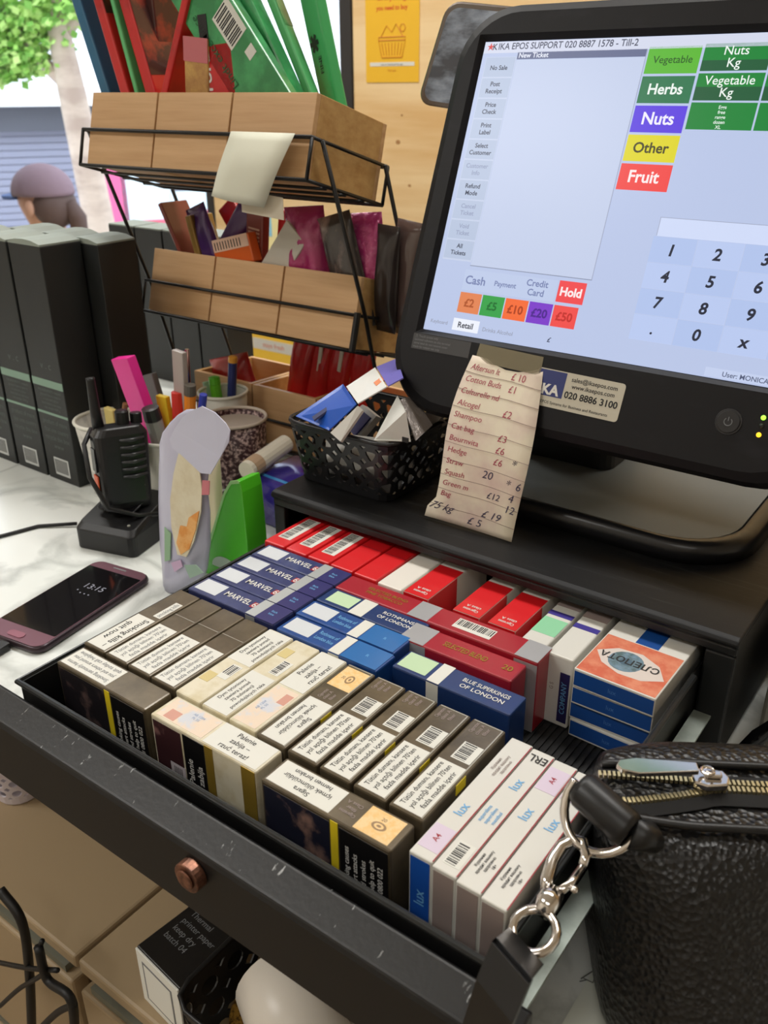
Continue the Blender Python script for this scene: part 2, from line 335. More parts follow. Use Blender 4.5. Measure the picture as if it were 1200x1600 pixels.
pack('cigarette_pack', 'brown cigarette pack with orange tax stamp in the front row beside white packs', G1, BROWN, (185.8, 20.2, PZ), -90,
     decs=[('warning_label', 'T', 2, 2, 46, 20, PWHITE, SIG, INK, 1), ('small_print', 'T', 48, 5, 60, 18, None, ['Cigarettes', 'filter', 'Class A'], TAUPE, 1), ('stamp', 'T', 62, 2, 84, 20, STAMP)]+facedecs(mat('blue_photo_print', (30, 32, 48), .4, coat=.4, var=((38, 38, 38), (150, 118, 106), .54, .7))))
Y0 = 24.9
for i in range(4):
    x = -4.3+i*22.8
    d = [('warning_label', 'T', 2, 2, 46, 20, PWHITE, SMO if i == 0 else TU, INK if i == 0 else GREY, 1 if i == 0 else 0)]
    if i == 0: d.append(('price_sticker', 'T', 50, 2, 72, 9, PWHITE, ['smoking kills'], GREY))
    else: d.append(('lid_seam', 'T', 60+i, 1, 60.5+i, 21, CELLO))
    pack('cigarette_pack', ['brown cigarette pack with large warning text at the left drawer wall', 'brown cigarette pack with warning label, second from the left drawer wall', 'brown cigarette pack with warning label, third from the left drawer wall', 'brown cigarette pack with warning label touching the cream packs'][i], G1, BROWN, (x, Y0, PZ), 0, decs=d)
for i in range(3):
    x = 87.6+i*23.4
    if i == 0: d = [('barcode', 'T', 26, 4, 42, 12, PWHITE, None, None, 1), ('gold_patch', 'T', 18, 12, 28, 20, mat('faded_gold', (208, 190, 130), .5)), ('warning_label', 'T', 45, 1, 86, 21, PWHITE, DYM)]
    elif i == 1: d = [('warning_label', 'T', 1, 1, 44, 21, PWHITE, DYM), ('barcode', 'T', 48, 3, 64, 11, PWHITE), ('gold_patch', 'T', 66, 12, 76, 20, mat('faded_gold', (208, 190, 130), .5))]
    else: d = [('tax_stamp', 'T', 2, 2, 42, 20, MATS['pink_blue_stamp']), ('stamp_print', 'T', 14, 10, 28, 17, None, ['AB 1204', 'PL 55'], MATS['pale_blue_ink']), ('red_crest', 'T', 28, 3, 38, 9, MATS['faded_red']), ('warning_label', 'T', 44, 1, 86, 21, PWHITE, PAL)]
    pack('cigarette_pack', ['cream cigarette pack with grey barcode near its front end', 'cream cigarette pack with four-line warning beside the barcode pack', 'cream cigarette pack with faded red crest, touching the stamped brown pack'][i], G2, CREAM, (x, Y0, PZ), 0, decs=d)
ordn = ['', 'next to the stamped pack', 'second after the stamped pack', 'third after the stamped pack', 'beside the white slim packs']
for i in range(5):
    x = 157.9+i*23.8
    if i == 0: d = [('warning_label', 'T', 2, 2, 46, 20, PWHITE, SIG, INK, 1), ('small_print', 'T', 48, 5, 58, 18, None, tiny, TAUPE), ('stamp', 'T', 62, 2, 84, 20, STAMP)]
    else: d = [('warning_label', 'T', 2, 2, 46, 20, PWHITE, TU), ('barcode', 'T', 50, 2.5, 66, 15, PWHITE), ('small_print', 'T', 74, 6, 85, 20, None, tiny, TAUPE)]
    d += [('cellophane_fold_glint', 'T', 1.5, 1.3, 86, 2.1, CELLO), ('cellophane_edge_glint', 'T', 85.4, 1.4, 86.2, 20.6, CELLO), ('yellow_tab', 'R', 32, 48, 42, 54.9, YEL)]  # pale cellophane strips paint the film's bright reflections along the pack edges
    pack('cigarette_pack', 'brown cigarette pack lying behind front row, orange stamp, touching cream packs' if i == 0 else 'brown cigarette pack with white barcode, '+ordn[i], G1, BROWN, (x, Y0-.6, PZ), 0, decs=d, T=22)
# slim white packs at the right
SL = ['Курение', 'вредит вашему', 'здоровью']
for i in range(4):
    x = 280.2+i*14.4
    d = [[('side_stamp', 'T', 6, 1, 24, 13, PURP), ('stamp_print', 'T', 12, 4, 18, 10, None, ['A4'], RED2), ('brand_print', 'T', 30, 2, 48, 12, None, ['lux'], LBLUE), ('small_print', 'T', 62, 2, 98, 12, None, SL, TAUPE), ('blue_end', 'E', 1, 2, 12.5, 53, mat('slim_blue', (28, 84, 176), .35, coat=.5), ['lux'], LBLUE, 2)],
         [('barcode', 'T', 5, 1.5, 22, 11, PWHITE), ('blue_script', 'T', 28, 1, 62, 13, None, ['superslims', 'superslims', 'menthol'], LBLUE), ('brand_print', 'T', 66, 2, 80, 12, None, ['lux'], LBLUE), ('maker_mark', 'T', 92, 1, 103, 13, None, ['ERL'], INK, 2), ('grey_end', 'E', 1, 2, 12.5, 53, TAUPE)],
         [('small_print', 'T', 4, 1, 32, 13, None, SL+['18+'], INK), ('brand_print', 'T', 50, 2, 66, 12, None, ['lux'], LBLUE), ('side_stamp', 'T', 78, 1, 98, 13, PURP), ('stamp_print', 'T', 85, 4, 91, 10, None, ['A4'], RED2), ('grey_end', 'E', 1, 2, 12.5, 53, TAUPE)],
         [('small_print', 'T', 4, 1, 34, 13, None, SL+['18+'], INK), ('brand_print', 'T', 52, 2, 68, 12, None, ['lux'], LBLUE), ('side_stamp', 'T', 80, 1, 98, 13, PURP), ('stamp_print', 'T', 86, 4, 92, 10, None, ['A4'], RED2), ('grey_end', 'E', 1, 2, 12.5, 53, TAUPE)]][i]
    d = d+[('red_edge', 'T', 1, -.05, 103, .5, RED2)]
    pack('slim_cigarette_pack', ['white slim cigarette pack with blue end, beside the stamped brown pack', 'white slim cigarette pack with blue script and barcode on top', 'white slim cigarette pack between the script pack and the drawer wall pack', 'white slim cigarette pack against the right drawer wall'][i], 'white slim packs in the drawer corner', SLEEVE, (x, 4.5-i*1.2, PZ), 0, L=105, T=13.8, H=55, decs=d, bev=.8)
# rows behind, long side along X
def across(x, y, label, group, body, decs, name='cigarette_pack', z=PZ, H=55): return pack(name, label, group, body, (x, y+21.8, z), -90, decs=decs, H=H)
for i in range(4):
    d = [('tax_stamp', 'T', 3, 4, 25, 19, mat('pale_tax_label', (206, 210, 214), .5), None), ('brand_print', 'T', 27, 6, 62, 17, None, ['MARVEL 6'], TXW), ('red_mark', 'T', 56, 8, 60, 15, RED2), ('silver_band', 'T', 60, .2, 69, 21.6, SILV), ('silver_band', 'R', 60, 1, 69, 54, SILV), ('indigo_end', 'T', 69.2, .2, 87, 21.6, INDIGO), ('small_print', 'T', 72, 7, 82, 15, None, ['Rich', 'blue'], LBLUE)]
    across(-1+.3*i, 116.5+i*22.4, ['navy cigarette pack with silver band right behind the brown packs', 'navy cigarette pack with silver band, second behind the brown packs', 'navy cigarette pack with silver band, third behind the brown packs', 'navy cigarette pack with silver band directly in front of red packs'][i], 'navy packs with silver bands', NAVY, d)
BL = lambda st: [('tax_stamp', 'T', 3, 4, 26, 19, MINT if st else MATS['pale_tax_label']), ('small_print', 'T', 28, 4, 46, 18, None, ['Rothmans of', 'London blue'], LBLUE), ('white_band', 'T', 47, .2, 56, 21.6, PWHITE), ('white_band', 'R', 47, 1, 56, 54, PWHITE), ('bright_end', 'T', 57, .4, 86, 21.4, CYAN), ('crest', 'T', 70, 8, 75, 13, None, ['R'], LBLUE)]
across(90.5, 114.6, 'blue cigarette pack with white band right behind the cream packs', 'blue packs with white bands', BLUE, BL(0))
across(88, 137.6, 'blue cigarette pack with white band, second behind the cream packs', 'blue packs with white bands', BLUE, BL(0))
across(88, 160.3, 'dark blue cigarette pack with mint stamp in front of crimson pack', 'blue packs with white bands', BLUED, [('tax_stamp', 'T', 6, 4, 28, 19, MINT), ('white_band', 'T', 30, .2, 42, 21.6, PWHITE), ('brand_print', 'T', 46, 5, 84, 18, None, ['ROTHMANS', 'OF LONDON'], TXW)])
across(182, 126, 'dark blue cigarette pack with mint stamp in front of crimson grey pack', 'blue packs with white bands', BLUED, [('tax_stamp', 'T', 2, 3, 24, 20, MINT), ('white_band', 'T', 27, .2, 36, 21.6, PWHITE), ('white_band', 'R', 27, 1, 36, 54, PWHITE), ('brand_print', 'T', 44, 4, 82, 18, None, ['BLUE SUPERKINGS', 'OF LONDON'], TXW)])
across(88, 182.8, 'crimson cigarette pack with grey end in front of bright red packs', 'crimson packs with grey ends', RED2, [('gold_print', 'T', 20, 5, 60, 17, None, ['SELECTED BLEND', 'FINE TOBACCO'], GOLD), ('grey_end', 'T', 66, .2, 87, 21.6, PGREY)])
across(172, 181, 'crimson cigarette pack with barcode sticker and grey end', 'crimson packs with grey ends', RED2, [('grey_end', 'T', 70, .2, 87.2, 21.6, PGREY), ('barcode', 'T', 18, 5, 48, 17, PWHITE), ('grey_end', 'R', 70, .4, 87.2, 54.4, PGREY)], H=57)
across(166, 156, 'crimson cigarette pack with grey corner beside the dark blue pack', 'crimson packs with grey ends', RED2, [('grey_end', 'T', .4, .2, 20, 21.6, PGREY), ('grey_end', 'R', .4, .4, 22, 54, PGREY), ('gold_print', 'T', 28, 6, 66, 16, None, ['SELECTED BLEND'], GOLD), ('size_mark', 'T', 74, 6, 84, 16, None, ['20'], GOLD)])
# bright red row going under the till
names = ['at the left end of the row, barcode on top', 'with barcode, second from row end', 'with barcode, third from row end', 'without barcode beside a barcoded one', 'without barcode beside the plain white pack']
for i in range(5):
    d = [('barcode', 'T', 12, 4, 52, 17, PWHITE)] if i < 3 else [('lid_seam', 'T', 40, .4, 40.6, 21.4, RED2)]
    d.append(('front_seam', 'E', .5, 36, 21.4, 36.6, RED2))
    pack('cigarette_pack', 'bright red cigarette pack '+names[i], 'bright red packs under the till edge', RED, (-8.2+i*23.6, 208, PZ), 0, decs=d)
pack('cigarette_pack', 'plain white cigarette pack standing among the bright red packs', 'red and white packs under the till edge', mat('plain_white_pack', (228, 222, 212), .4, coat=.4), (110, 207, PZ), 0, decs=[('lid_seam', 'T', 60, 1, 60.6, 21, PGREY)])
for i, (x, l) in enumerate(((133.5, 'red cigarette pack with white back beside the plain white pack'), (177, 'red cigarette pack with white back and a gap on its left side'), (206, 'red cigarette pack with white back next to the green stamped pack'))):
    pack('cigarette_pack', l, 'red and white packs under the till edge', MATS['plain_white_pack'], (x, 208, PZ), 0, T=22.4, decs=[('red_lid', 'T', .2, .3, 50, 21.8, RED), ('red_front', 'E', .3, .4, 22, 54.6, RED), ('red_side', 'R', .2, .4, 40, 54.6, RED), ('small_print', 'T', 3, 4, 14, 18, None, ['Cigarettes', 'class A'], TXW, 2)])
pack('slim_cigarette_pack', 'white cigarette pack with green panel and violet band under till', 'white packs with violet bands', SLEEVE, (235, 203, PZ), 0, L=100, T=19, H=55, decs=[('green_panel', 'T', 14, .6, 36, 18.4, GREEN_ST), ('violet_band', 'T', 40, .3, 46, 18.7, DPURP), ('grey_back', 'T', 54, .3, 90, 18.7, TAUPE), ('green_front', 'E', 1, 30, 18, 50, GREEN_ST)])
pack('slim_cigarette_pack', 'white cigarette pack with navy side panel beside the flat blue stack', 'white packs with violet bands', SLEEVE, (257.5, 198, PZ), 0, L=100, T=19, H=56, decs=[('violet_band', 'T', 38, .3, 44, 18.7, DPURP), ('grey_back', 'T', 54, .3, 90, 18.7, TAUPE), ('navy_panel', 'E', 11, 4, 18, 44, mat('navy_ink', (40, 36, 84), .4), ['COMPANY'], LBLUE, 2), ('front_mark', 'E', 3, 22, 8, 40, None, ['G S'], TAUPE, 2)])
SLB = mat('flat_pack_blue', (26, 74, 146), .35, coat=.5)
for i in range(4):
    off = (0, 4, 2, 1)[i]; x = 278.8+(.8, 0, 1.4, 2)[i]
    d = [('blue_end', 'E', .8, 1.7, 54, 12.6, SLB), ('brand_print', 'E', 20, 4, 34, 10, None, ['lux'], mat('dim_blue_print', (70, 116, 180), .5))]
    t = pack('slim_cigarette_pack', ['white and blue slim pack lying flat at the bottom of the stack', 'white and blue slim pack lying flat, second from stack bottom', 'white and blue slim pack lying flat just under the eye picture', 'slim pack with printed eye picture on top of flat stack'][i], 'slim packs stacked flat', SLEEVE, (x, 194-i*1.4+(1.5 if i == 1 else 0), PZ+i*14.35), (-1.5, .5, 0, -1)[i], L=100, T=54.8, H=14.2, decs=d, bev=.8)
    if i == 3:
        f = Fr((0, 0, 14.2), (1, 0, 0), (0, 1, 0)); p = MB().rect(f, 1, 1, 53.8, 50, .12).build('eye_picture', SKIN, t)
        pts = [(3, 28), (11, 17), (25, 11), (40, 12), (52, 20), (44, 33), (30, 40), (14, 38)]
        MB().prism(f, pts, .1, .2).build('eye_white', EYEW, p); MB().ell(f, 24, 26, 11.5, 11.5, .26, 0).build('iris', IRIS, p); MB().ell(f, 24, 26, 4.2, 4.2, .3, 0).build('pupil', mat('printed_pupil', (80, 104, 120), .4), p)
        MB().text(Fr(f.p(50, 30), (-1, 0, 0), (0, -1, 0)), 'СЛЕПОТА', 24, 0, 6.2, 'C', 0, .02, fit=40, lift=.4).build('lettering', INK, p)
        MB().rect(f, 20, 51, 36, 99, .12).build('blue_stripe', SLB, t)
# ---------------------------------------------------------------- till screen
TH = math.radians(21.5)
M0 = Vector((58, 342, 246)); SU = Vector((1, 0, 0)); SV = Vector((0, math.sin(TH), math.cos(TH))); SF = Fr(M0, SU, SV)
T = thing('till_screen', 'black touchscreen till with product buttons, standing on the cash drawer', 'till', (0, 0, 0))
BEZ = mat('bezel_black', (14, 13, 16), .5, 0., .25, var=((24, 24, 60), (27, 26, 30), .58, .75))
out = []
def corner(cx, cy, rx, ry, a0, a1, n=8): return [(cx+rx*math.cos(math.radians(a0+(a1-a0)*i/n)), cy+ry*math.sin(math.radians(a0+(a1-a0)*i/n))) for i in range(n+1)]
out = corner(276, -14, 52, 53, -90, 0)+corner(282, 213, 46, 44, 0, 90)+corner(22, 213, 46, 44, 90, 180)+corner(28, -14, 54, 53, 180, 270)
def inset(o_, k): return [(152+(a-152)*(1-k/176), 95+(b-95)*(1-k/160)) for a, b in o_]
scrn = rrect(0, 0, 304, 228, .5, len(out)//4-1)
N = len(out)
def ring(pts, h): return [SF.p(a, b, h) for a, b in pts]
mb = MB(); mb.rings([ring(inset(out, 22), -62), ring(inset(out, 6), -50), ring(out, -22), ring(out, -6), ring(inset(out, 3), 0), ring(inset(out, 9), 3)], caps=False)
mb.add(ring(inset(out, 22), -62), [tuple(range(N))[::-1]])
s1 = rrect(-4, -4, 308, 232, 1, N//4-1)
def rot_to(a, b):       # start both loops at the same corner
    k = min(range(len(b)), key=lambda i: (b[i][0]-a[0][0])**2+(b[i][1]-a[0][1])**2); return b[k:]+b[:k]
s1 = rot_to(out, s1); s2 = rot_to(out, scrn)
mb.rings([ring(inset(out, 9), 3), ring(s1, 3), ring(s2, -1.5)], caps=False)
mb.build('bezel', BEZ, T, smooth=False, weld=True)
chin = MB().rings([[SF.p(a, b, h) for b, h in ((-48, -6), (-52, 2.5), (-66, -6), (-66, -40), (-48, -40))] for a in (20, 284)])
chin.build('chin', mat('chin_black', (10, 10, 12), .55, 0., .25), T)
# screen picture
SB = scr('screen_ground', (190, 203, 236), .95)
SP = MB().slab(SF, .2, .2, 303.8, 227.8, -3, -1.0).build('screen', SB, T)
L = -1.0
def sq(nm, a0, b0, a1, b1, col, txt=None, ink=None, k=1., h=.3, bold=.02, fill=.6, pad=.08):
    p = MB().slab(SF, a0, b0, a1, b1, L+.02, L+h).build(nm, scr('glow_%d_%d_%d' % col, col, k), SP)
    if txt: pass
    return p
LET = {}
def st(txt, a, b, h, col, al='C', bold=.02, shear=0, fit=None):
    MB().text(SF, txt, a, b, h, al, 0, bold, shear, fit, lift=L+.5).build('lettering', scr('glow_ink_%d_%d_%d' % col, col, 1.0), SP)
sq('title_bar', .5, 219, 303, 227.5, (212, 217, 236)); st('IKA EPOS SUPPORT 020 8887 1578 - Till-2', 13.4, 221.5, 5.0, (70, 74, 96), 'L', .012, fit=114)
st('★', 3.0, 221.4, 4.6, (214, 60, 60), 'L'); st('K', 8.2, 221.5, 4.6, (60, 60, 80), 'L')
sq('side_column', 4, 58, 31, 216, (198, 208, 232))
for i, tx in enumerate([('No Sale',), ('Post', 'Receipt'), ('Price', 'Check'), ('Print', 'Label'), ('Select', 'Customer'), ('Customer', 'Info'), ('Refund', 'Mode'), ('Cancel', 'Ticket'), ('Void', 'Ticket'), ('All', 'Tickets')]):
    b1 = 215.6-i*15.75; sq('side_button', 4.6, b1-14.6, 30.4, b1, (182, 195, 220), h=.4)
    col = (150, 160, 190) if i in (5, 7, 8) else (52, 58, 80)
    for j, w in enumerate(tx): st(w, 17.5, b1-(9.4 if len(tx) == 1 else 6.0+j*5.4), 3.5, col, bold=.02)
sq('ticket_list', 31.4, 55.5, 135, 213.6, (200, 211, 238), k=.95); sq('ticket_header', 31.4, 214, 135.4, 219.4, (100, 108, 142)); st('New Ticket', 33, 215, 3.8, (232, 236, 250), 'L', .02)
sq('list_line', 31, 55, 135.4, 55.5, (130, 138, 160), h=.5); sq('list_line', 135, 55, 135.4, 219, (160, 168, 192), h=.5)
sq('payment_row', 28, 36, 109, 52, (190, 203, 233))
for tx, a, b, hh in (('Cash', 39, 41, 6.6), ('Payment', 66, 42, 4.0), ('Credit', 93, 45.5, 5), ('Card', 93, 38.5, 5)): st(tx, a, b, hh, (120, 132, 176), bold=.02)
sq('hold_button', 110.6, 36.4, 132.4, 52.4, (240, 74, 78)); st('Hold', 121.5, 41.4, 6.4, (250, 236, 236), bold=.035)
for i, (tx, c, ik) in enumerate((('£2', (226, 132, 84), (176, 84, 40)), ('£5', (52, 160, 72), (20, 110, 44)), ('£10', (244, 108, 54), (172, 60, 20)), ('£20', (124, 58, 200), (74, 30, 140)), ('£50', (240, 78, 74), (196, 44, 40)))):
    sq('money_button', 28+i*20.7, 18, 47.6+i*20.7, 34, c); st(tx, 37.8+i*20.7, 23, 6.4, ik, bold=.03)
st('Keyboard', 6, 6.5, 3, (150, 156, 176), 'L', .01); sq('tab', 27, 3.4, 51, 13, (238, 242, 252)); st('Retail', 39, 6, 4.6, (40, 44, 60)); st('Drinks Alcohol', 55, 6, 3.2, (150, 156, 176), 'L', .01); st('£', 113, 6, 3.6, (60, 66, 90), shear=.2)
for i, (tx, c, ik, hh) in enumerate((('Vegetable', (92, 182, 52), (36, 84, 30), 5.2), ('Herbs', (44, 118, 78), (236, 244, 238), 7.4), ('Nuts', (92, 62, 222), (240, 236, 252), 8.6), ('Other', (222, 212, 34), (66, 62, 24), 7.4), ('Fruit', (240, 72, 70), (252, 236, 236), 8.6))):
    b1 = 220.4-i*20.2; sq('category_button', 136.6, b1-18.4, 174.4, b1, c); st(tx, 155.5, b1-9.2-hh*.42, hh, ik, bold=.022 if i else .006, fit=35)
GT = scr('glow_green_tile', (30, 132, 58), 1.0)
for i, b1 in enumerate((221.4, 201.8, 182.4)):
    for j in range(3):
        a0 = 176.4+j*46
        if a0 > 300: continue
        w = 44.6 if j < 2 else 34
        p = MB().slab(SF, a0, b1-18, a0+w, b1, L+.02, L+.3).build('product_button', GT, SP)
        MB().slab(SF, a0, b1-18, a0+w, b1-9-(i == 0)*2, L+.3, L+.36).build('button_shade', scr('glow_green_dark', (34, 92, 58), 1.0), p) if i != 2 else None
tn = [('Nuts', 'Kg'), ('Vegetable', 'Kg')]
for i, b1 in enumerate((221.4, 201.8)):
    for j, w in enumerate(tn[i]): st(w, 198.6, b1-7.6-j*8, 6.2, (238, 246, 240), bold=.006)
for j, w in enumerate(('Eggs', 'free', 'range', 'dozen', 'XL')): st(w, 198.6, 182.4-4.2-j*3.3, 2.3, (226, 240, 230), bold=.02)
sq('keypad_display', 175, 91, 300, 104, (208, 219, 248), h=.4); sq('list_line', 175, 103.6, 300, 104, (160, 168, 192), h=.6); sq('list_line', 175, 91, 175.4, 104, (160, 168, 192), h=.6)
for r in range(4):
    for c, ch in enumerate((('1', '2', '3', 'C'), ('4', '5', '6', '+'), ('7', '8', '9', '-'), ('.', '0', 'x', '='))[r]):
        a0 = 173+c*31.9; b1 = 90.6-r*18.3; sq('key', a0+.3, b1-17.9, min(a0+31.6, 302), b1, ((178, 196, 236), (186, 202, 240))[(r+c) % 2])
        st(ch, a0+15.5, b1-12.6, 8 if ch != '.' else 7, (40, 44, 60), bold=.03, shear=.12)
sq('footer', 232, 1, 303, 7, (196, 208, 238)); st('User: MONICA', 244, 2.2, 3.4, (84, 92, 120), 'L', .012)
# lower bezel fittings
ST = SF.rot(112, -13.5, math.radians(-1)); p = MB().prism(ST, rrect(0, -28, 70, 0, 2.5, 3), 3.05, 3.3).build('support_sticker', mat('sticker_silver', (196, 190, 172), .45), T)
MB().rect(ST, 1, -20, 24, -.8, 3.4).build('sticker_logo_panel', mat('sticker_navy', (34, 46, 110), .4), p)
MB().text(ST, 'IKA', 12.6, -18.6, 7.6, 'C', 0, .04, lift=3.55).build('lettering', TXW, p)
for tx, a_, b_, h_, bd_, ft_ in (('sales@ikaepos.com', 46.5, -6, 3.3, .012, 40), ('www.ikaepos.com', 46.5, -11, 3.3, .012, 38), ('020 8886 3100', 46.5, -18.6, 5, .025, 42), ('EPOS Systems for Business and Restaurants', 35, -25.5, 2.2, .01, 64)): MB().text(ST, tx, a_, b_, h_, 'C', 0, bd_, lift=3.45, fit=ft_).build('lettering', INK, p)
p = MB().rect(SF, -5, -17, 50, -4.5, 3.2).build('licence_label', mat('label_charcoal', (58, 57, 58), .5), T)
MB().lines(SF, ['⚠ Touch screen only', 'Licensed software on this terminal', 'serial label do not remove cover', 'made for indoor use only'], -3, -16.5, 48, -5, bold=.005, al='L', lift=3.35).build('lettering', GREY, p)
pw = MB(); pf = Fr(SF.p(257, -27, 3), SU, SV); pw.prism(pf, [(9*math.cos(i*.2618), 9*math.sin(i*.2618)) for i in range(24)], -.5, .6).prism(pf, [(7.6*math.cos(i*.2618), 7.6*math.sin(i*.2618)) for i in range(24)], .6, 1.6)
p = pw.build('power_button', mat('button_black', (26, 26, 29), .35), T, bevel=.5)
MB().tube([pf.p(2.6*math.cos(math.radians(a)), 2.6*math.sin(math.radians(a)), 1.8) for a in range(130, 411, 20)], .3, 5).tube([pf.p(0, .5, 1.8), pf.p(0, 3.4, 1.8)], .3, 5).build('power_symbol', GREY, p)
for nm, a, b, c, e in (('green_light', 278, -20, (150, 235, 60), 2.5), ('dark_light', 278, -25.5, (60, 60, 50), .2), ('amber_light', 278, -31.5, (250, 190, 40), 2.2)):
    MB().lathe([(0.1, 0), (1.5, .2), (1.7, 1), (.8, 1.9), (.1, 2.1)], (0, 0, 0), 12).build(nm, scr('led_'+nm, c, e), T).matrix_local = Matrix.Translation(SF.p(a, b, 2.9)*.001) @ SF.n.to_track_quat('Z', 'Y').to_matrix().to_4x4()
g = MB()
for r in range(4):
    for c in range(34): g.ell(Fr(SF.p(0, 0, 0)+SF.n*0, SU, SV), 0, 0, .01, .01, .02) if 0 else None
gf_o = SF.p(0, -52, 2.5); gf_e = SF.p(0, -66, -6); gv = (gf_o-gf_e).normalized(); GF = Fr(gf_e, SU, gv)
for r in range(4):
    for c in range(56): g.ell(GF, 96+c*3.2+(r % 2)*1.6, 4+r*2.9, 1., 1., .12, 0, 6)
g.build('speaker_holes', mat('hole_black', (6, 6, 7), .9), T)
# stand
nk = MB().rings([[Vector((x, y, z)) for x, y in rrect(x0, y0, x1, y1, 14, 4)] for x0, y0, x1, y1, z in ((96, 430, 196, 520, 121), (100, 420, 198, 505, 180), (120, 415, 220, 480, 300))])
nk.build('stand_neck', BLK, T, smooth=False)
bs = MB(); o_ = rrect(82, 328, 338, 560, 58, 8)
bs.rings([[Vector((x, y, z)) for x, y in pts] for pts, z in ((o_, HZ+.4), (o_, HZ+12), ([(210+(x-210)*.965, 444+(y-444)*.965) for x, y in o_], HZ+17), ([(210+(x-210)*.9, 444+(y-444)*.9) for x, y in o_], HZ+15), ([(210+(x-210)*.88, 444+(y-444)*.88) for x, y in o_], HZ+11.5))])
bs.build('stand_base', mat('base_black', (20, 20, 22), .3), T, smooth=True)
MB().prism(XY, [(210+(x-210)*.875, 444+(y-444)*.875) for x, y in o_], HZ+11.8, HZ+13).build('base_plate_sheen', mat('base_sheen_grey', (112, 116, 115), .5, 0., .3), T)  # grey inset paints a bright reflection on the glossy black base
# small customer display on the back of the till
A = at_y(664, 140, 520); cdf = Fr((A.x, 520, A.z), (.93, -.1, .36), (-.28, -.2, .94))
cdf = Fr(at_y(660, 150, 520), (1, .1, -.12), (.36, 0, .93))
p = MB().prism(cdf, rrect(-4, -8, 120, 84, 14, 5), -9, 0).build('customer_display', mat('display_frame', (120, 112, 108), .25, .8), T, bevel=1.5)
MB().prism(cdf, rrect(1, -3, 115, 79, 11, 5), .05, .8).build('display_glass', mat('glass_painted_reflection', (64, 70, 84), .12, .2, coat=1., var=((14, 14, 30), (176, 190, 214), .42, .6)), p)  # pale blue streaks paint reflections into the glass colour
MB().tube([cdf.p(70, 30, -9), cdf.p(90, 20, -40), SF.p(60, 140, -52)], 5, 8).build('display_arm', BLK, T)
# ---------------------------------------------------------------- handwritten price note hanging from the till
pts = []
top_l, top_r = SF.p(56, -22, 4.2), SF.p(121, -22, 4.2)
nb = 14; L_, R_ = [], []
TL, TR = SF.p(54, -14, 3.9), SF.p(116, -15, 3.9)
BLp, BRp = Vector((106, 296, HZ+2)), Vector((184, 300, HZ+2))
cv = []
for i in range(nb+1):
    t = i/nb; z = (1-t)*TL.z+t*(HZ+2.5); bul = -16*math.sin(t*math.pi*.85)-10*t**3
    y = TL.y*(1-t)+t*302+bul
    xl = TL.x+(TL.x-6-TL.x)*t+(-3*math.sin(t*6)); xr = TR.x+9*math.sin(t*2.1)+2*math.sin(t*5)
    cv.append((Vector((xl-(6 if t > .9 else 0), y, z)), Vector((xr, y+3*t, z-2))))
def note_pt(a, b, h=0):     # a 0..1 across, b 0..1 down
    k = min(int(b*nb), nb-1); f = b*nb-k; l = cv[k][0].lerp(cv[k+1][0], f); r = cv[k][1].lerp(cv[k+1][1], f)
    d = (cv[k+1][0]-cv[k][0]); n_ = (r-l).cross(-d).normalized(); return l.lerp(r, a)+n_*(h-1.5*math.sin(a*math.pi))
NT = thing('price_note', 'creased handwritten price list paper taped under the till screen', 'paper note', (0, 0, 0))
m = MB(); na = 6
for b in range(2*nb+1):
    for a in range(na+1): m.v.append(note_pt(a/na, b/(2*nb)))
for b in range(2*nb):
    for a in range(na): m.f.append((b*(na+1)+a, (b+1)*(na+1)+a, (b+1)*(na+1)+a+1, b*(na+1)+a+1)); m.m.append(0)
m.build('sheet', PAPER, NT, solid=.25, smooth=True)
m = MB()
for b in (.09, .19, .29, .4, .5, .6, .7, .79, .9): m.tube([note_pt(a/8, b+.012*a/8+.004*math.sin(a), .35) for a in range(9)], .18, 4)
m.build('ruled_line', mat('pencil_line', (150, 126, 120), .8), NT)
def hand(tx, a, b, h, col):
    vs, fs, x0, x1 = text_mesh(tx, .0, .15); k = h/.72
    col.add([note_pt(a+(v.x-x0)*k/66, b-v.y*k/124, .5) for v in vs], fs)
RI, BI = MB(), MB()
for i, (tx, pr) in enumerate((('Aftersun lt', '£ 10'), ('Cotton Buds', '£1'), ('Culturelle nd', ''), ('Alcogel', '£2'), ('Shampoo', ''), ('Cat bag', '£3'), ('Bournvita', '£6'), ('Hedge', '£6'), ('Straw', ''), ('Squash', ''), ('Green m', '£12'), ('Bag', ''))):
    b = .075+i*.069; hand(tx, .05, b, 4.2, RI)
    if pr: hand(pr, .6, b+.01, 5, RI if i < 8 else BI)
for tx, a, b in (('*', .82, .56), ('*', .8, .68), ('6', .92, .68), ('4', .86, .76), ('12', .86, .83), ('£ 19', .6, .9), ('75 kg', .02, .93), ('20', .5, .66), ('£ 5', .48, .97)): hand(tx, a, b, 6, BI)
RI.build('red_handwriting', mat('red_pen', (168, 60, 84), .7), NT); BI.build('blue_handwriting', mat('dark_pen', (62, 56, 84), .7), NT)
tape = SF.rot(58, -4, math.radians(-2)); MB().prism(tape, [(0, 0), (56, 0), (57, -14), (-1, -14)], 3.3, 3.5).build('adhesive_tape', mat('clear_tape', (150, 140, 112), .25, alpha=.55), NT)
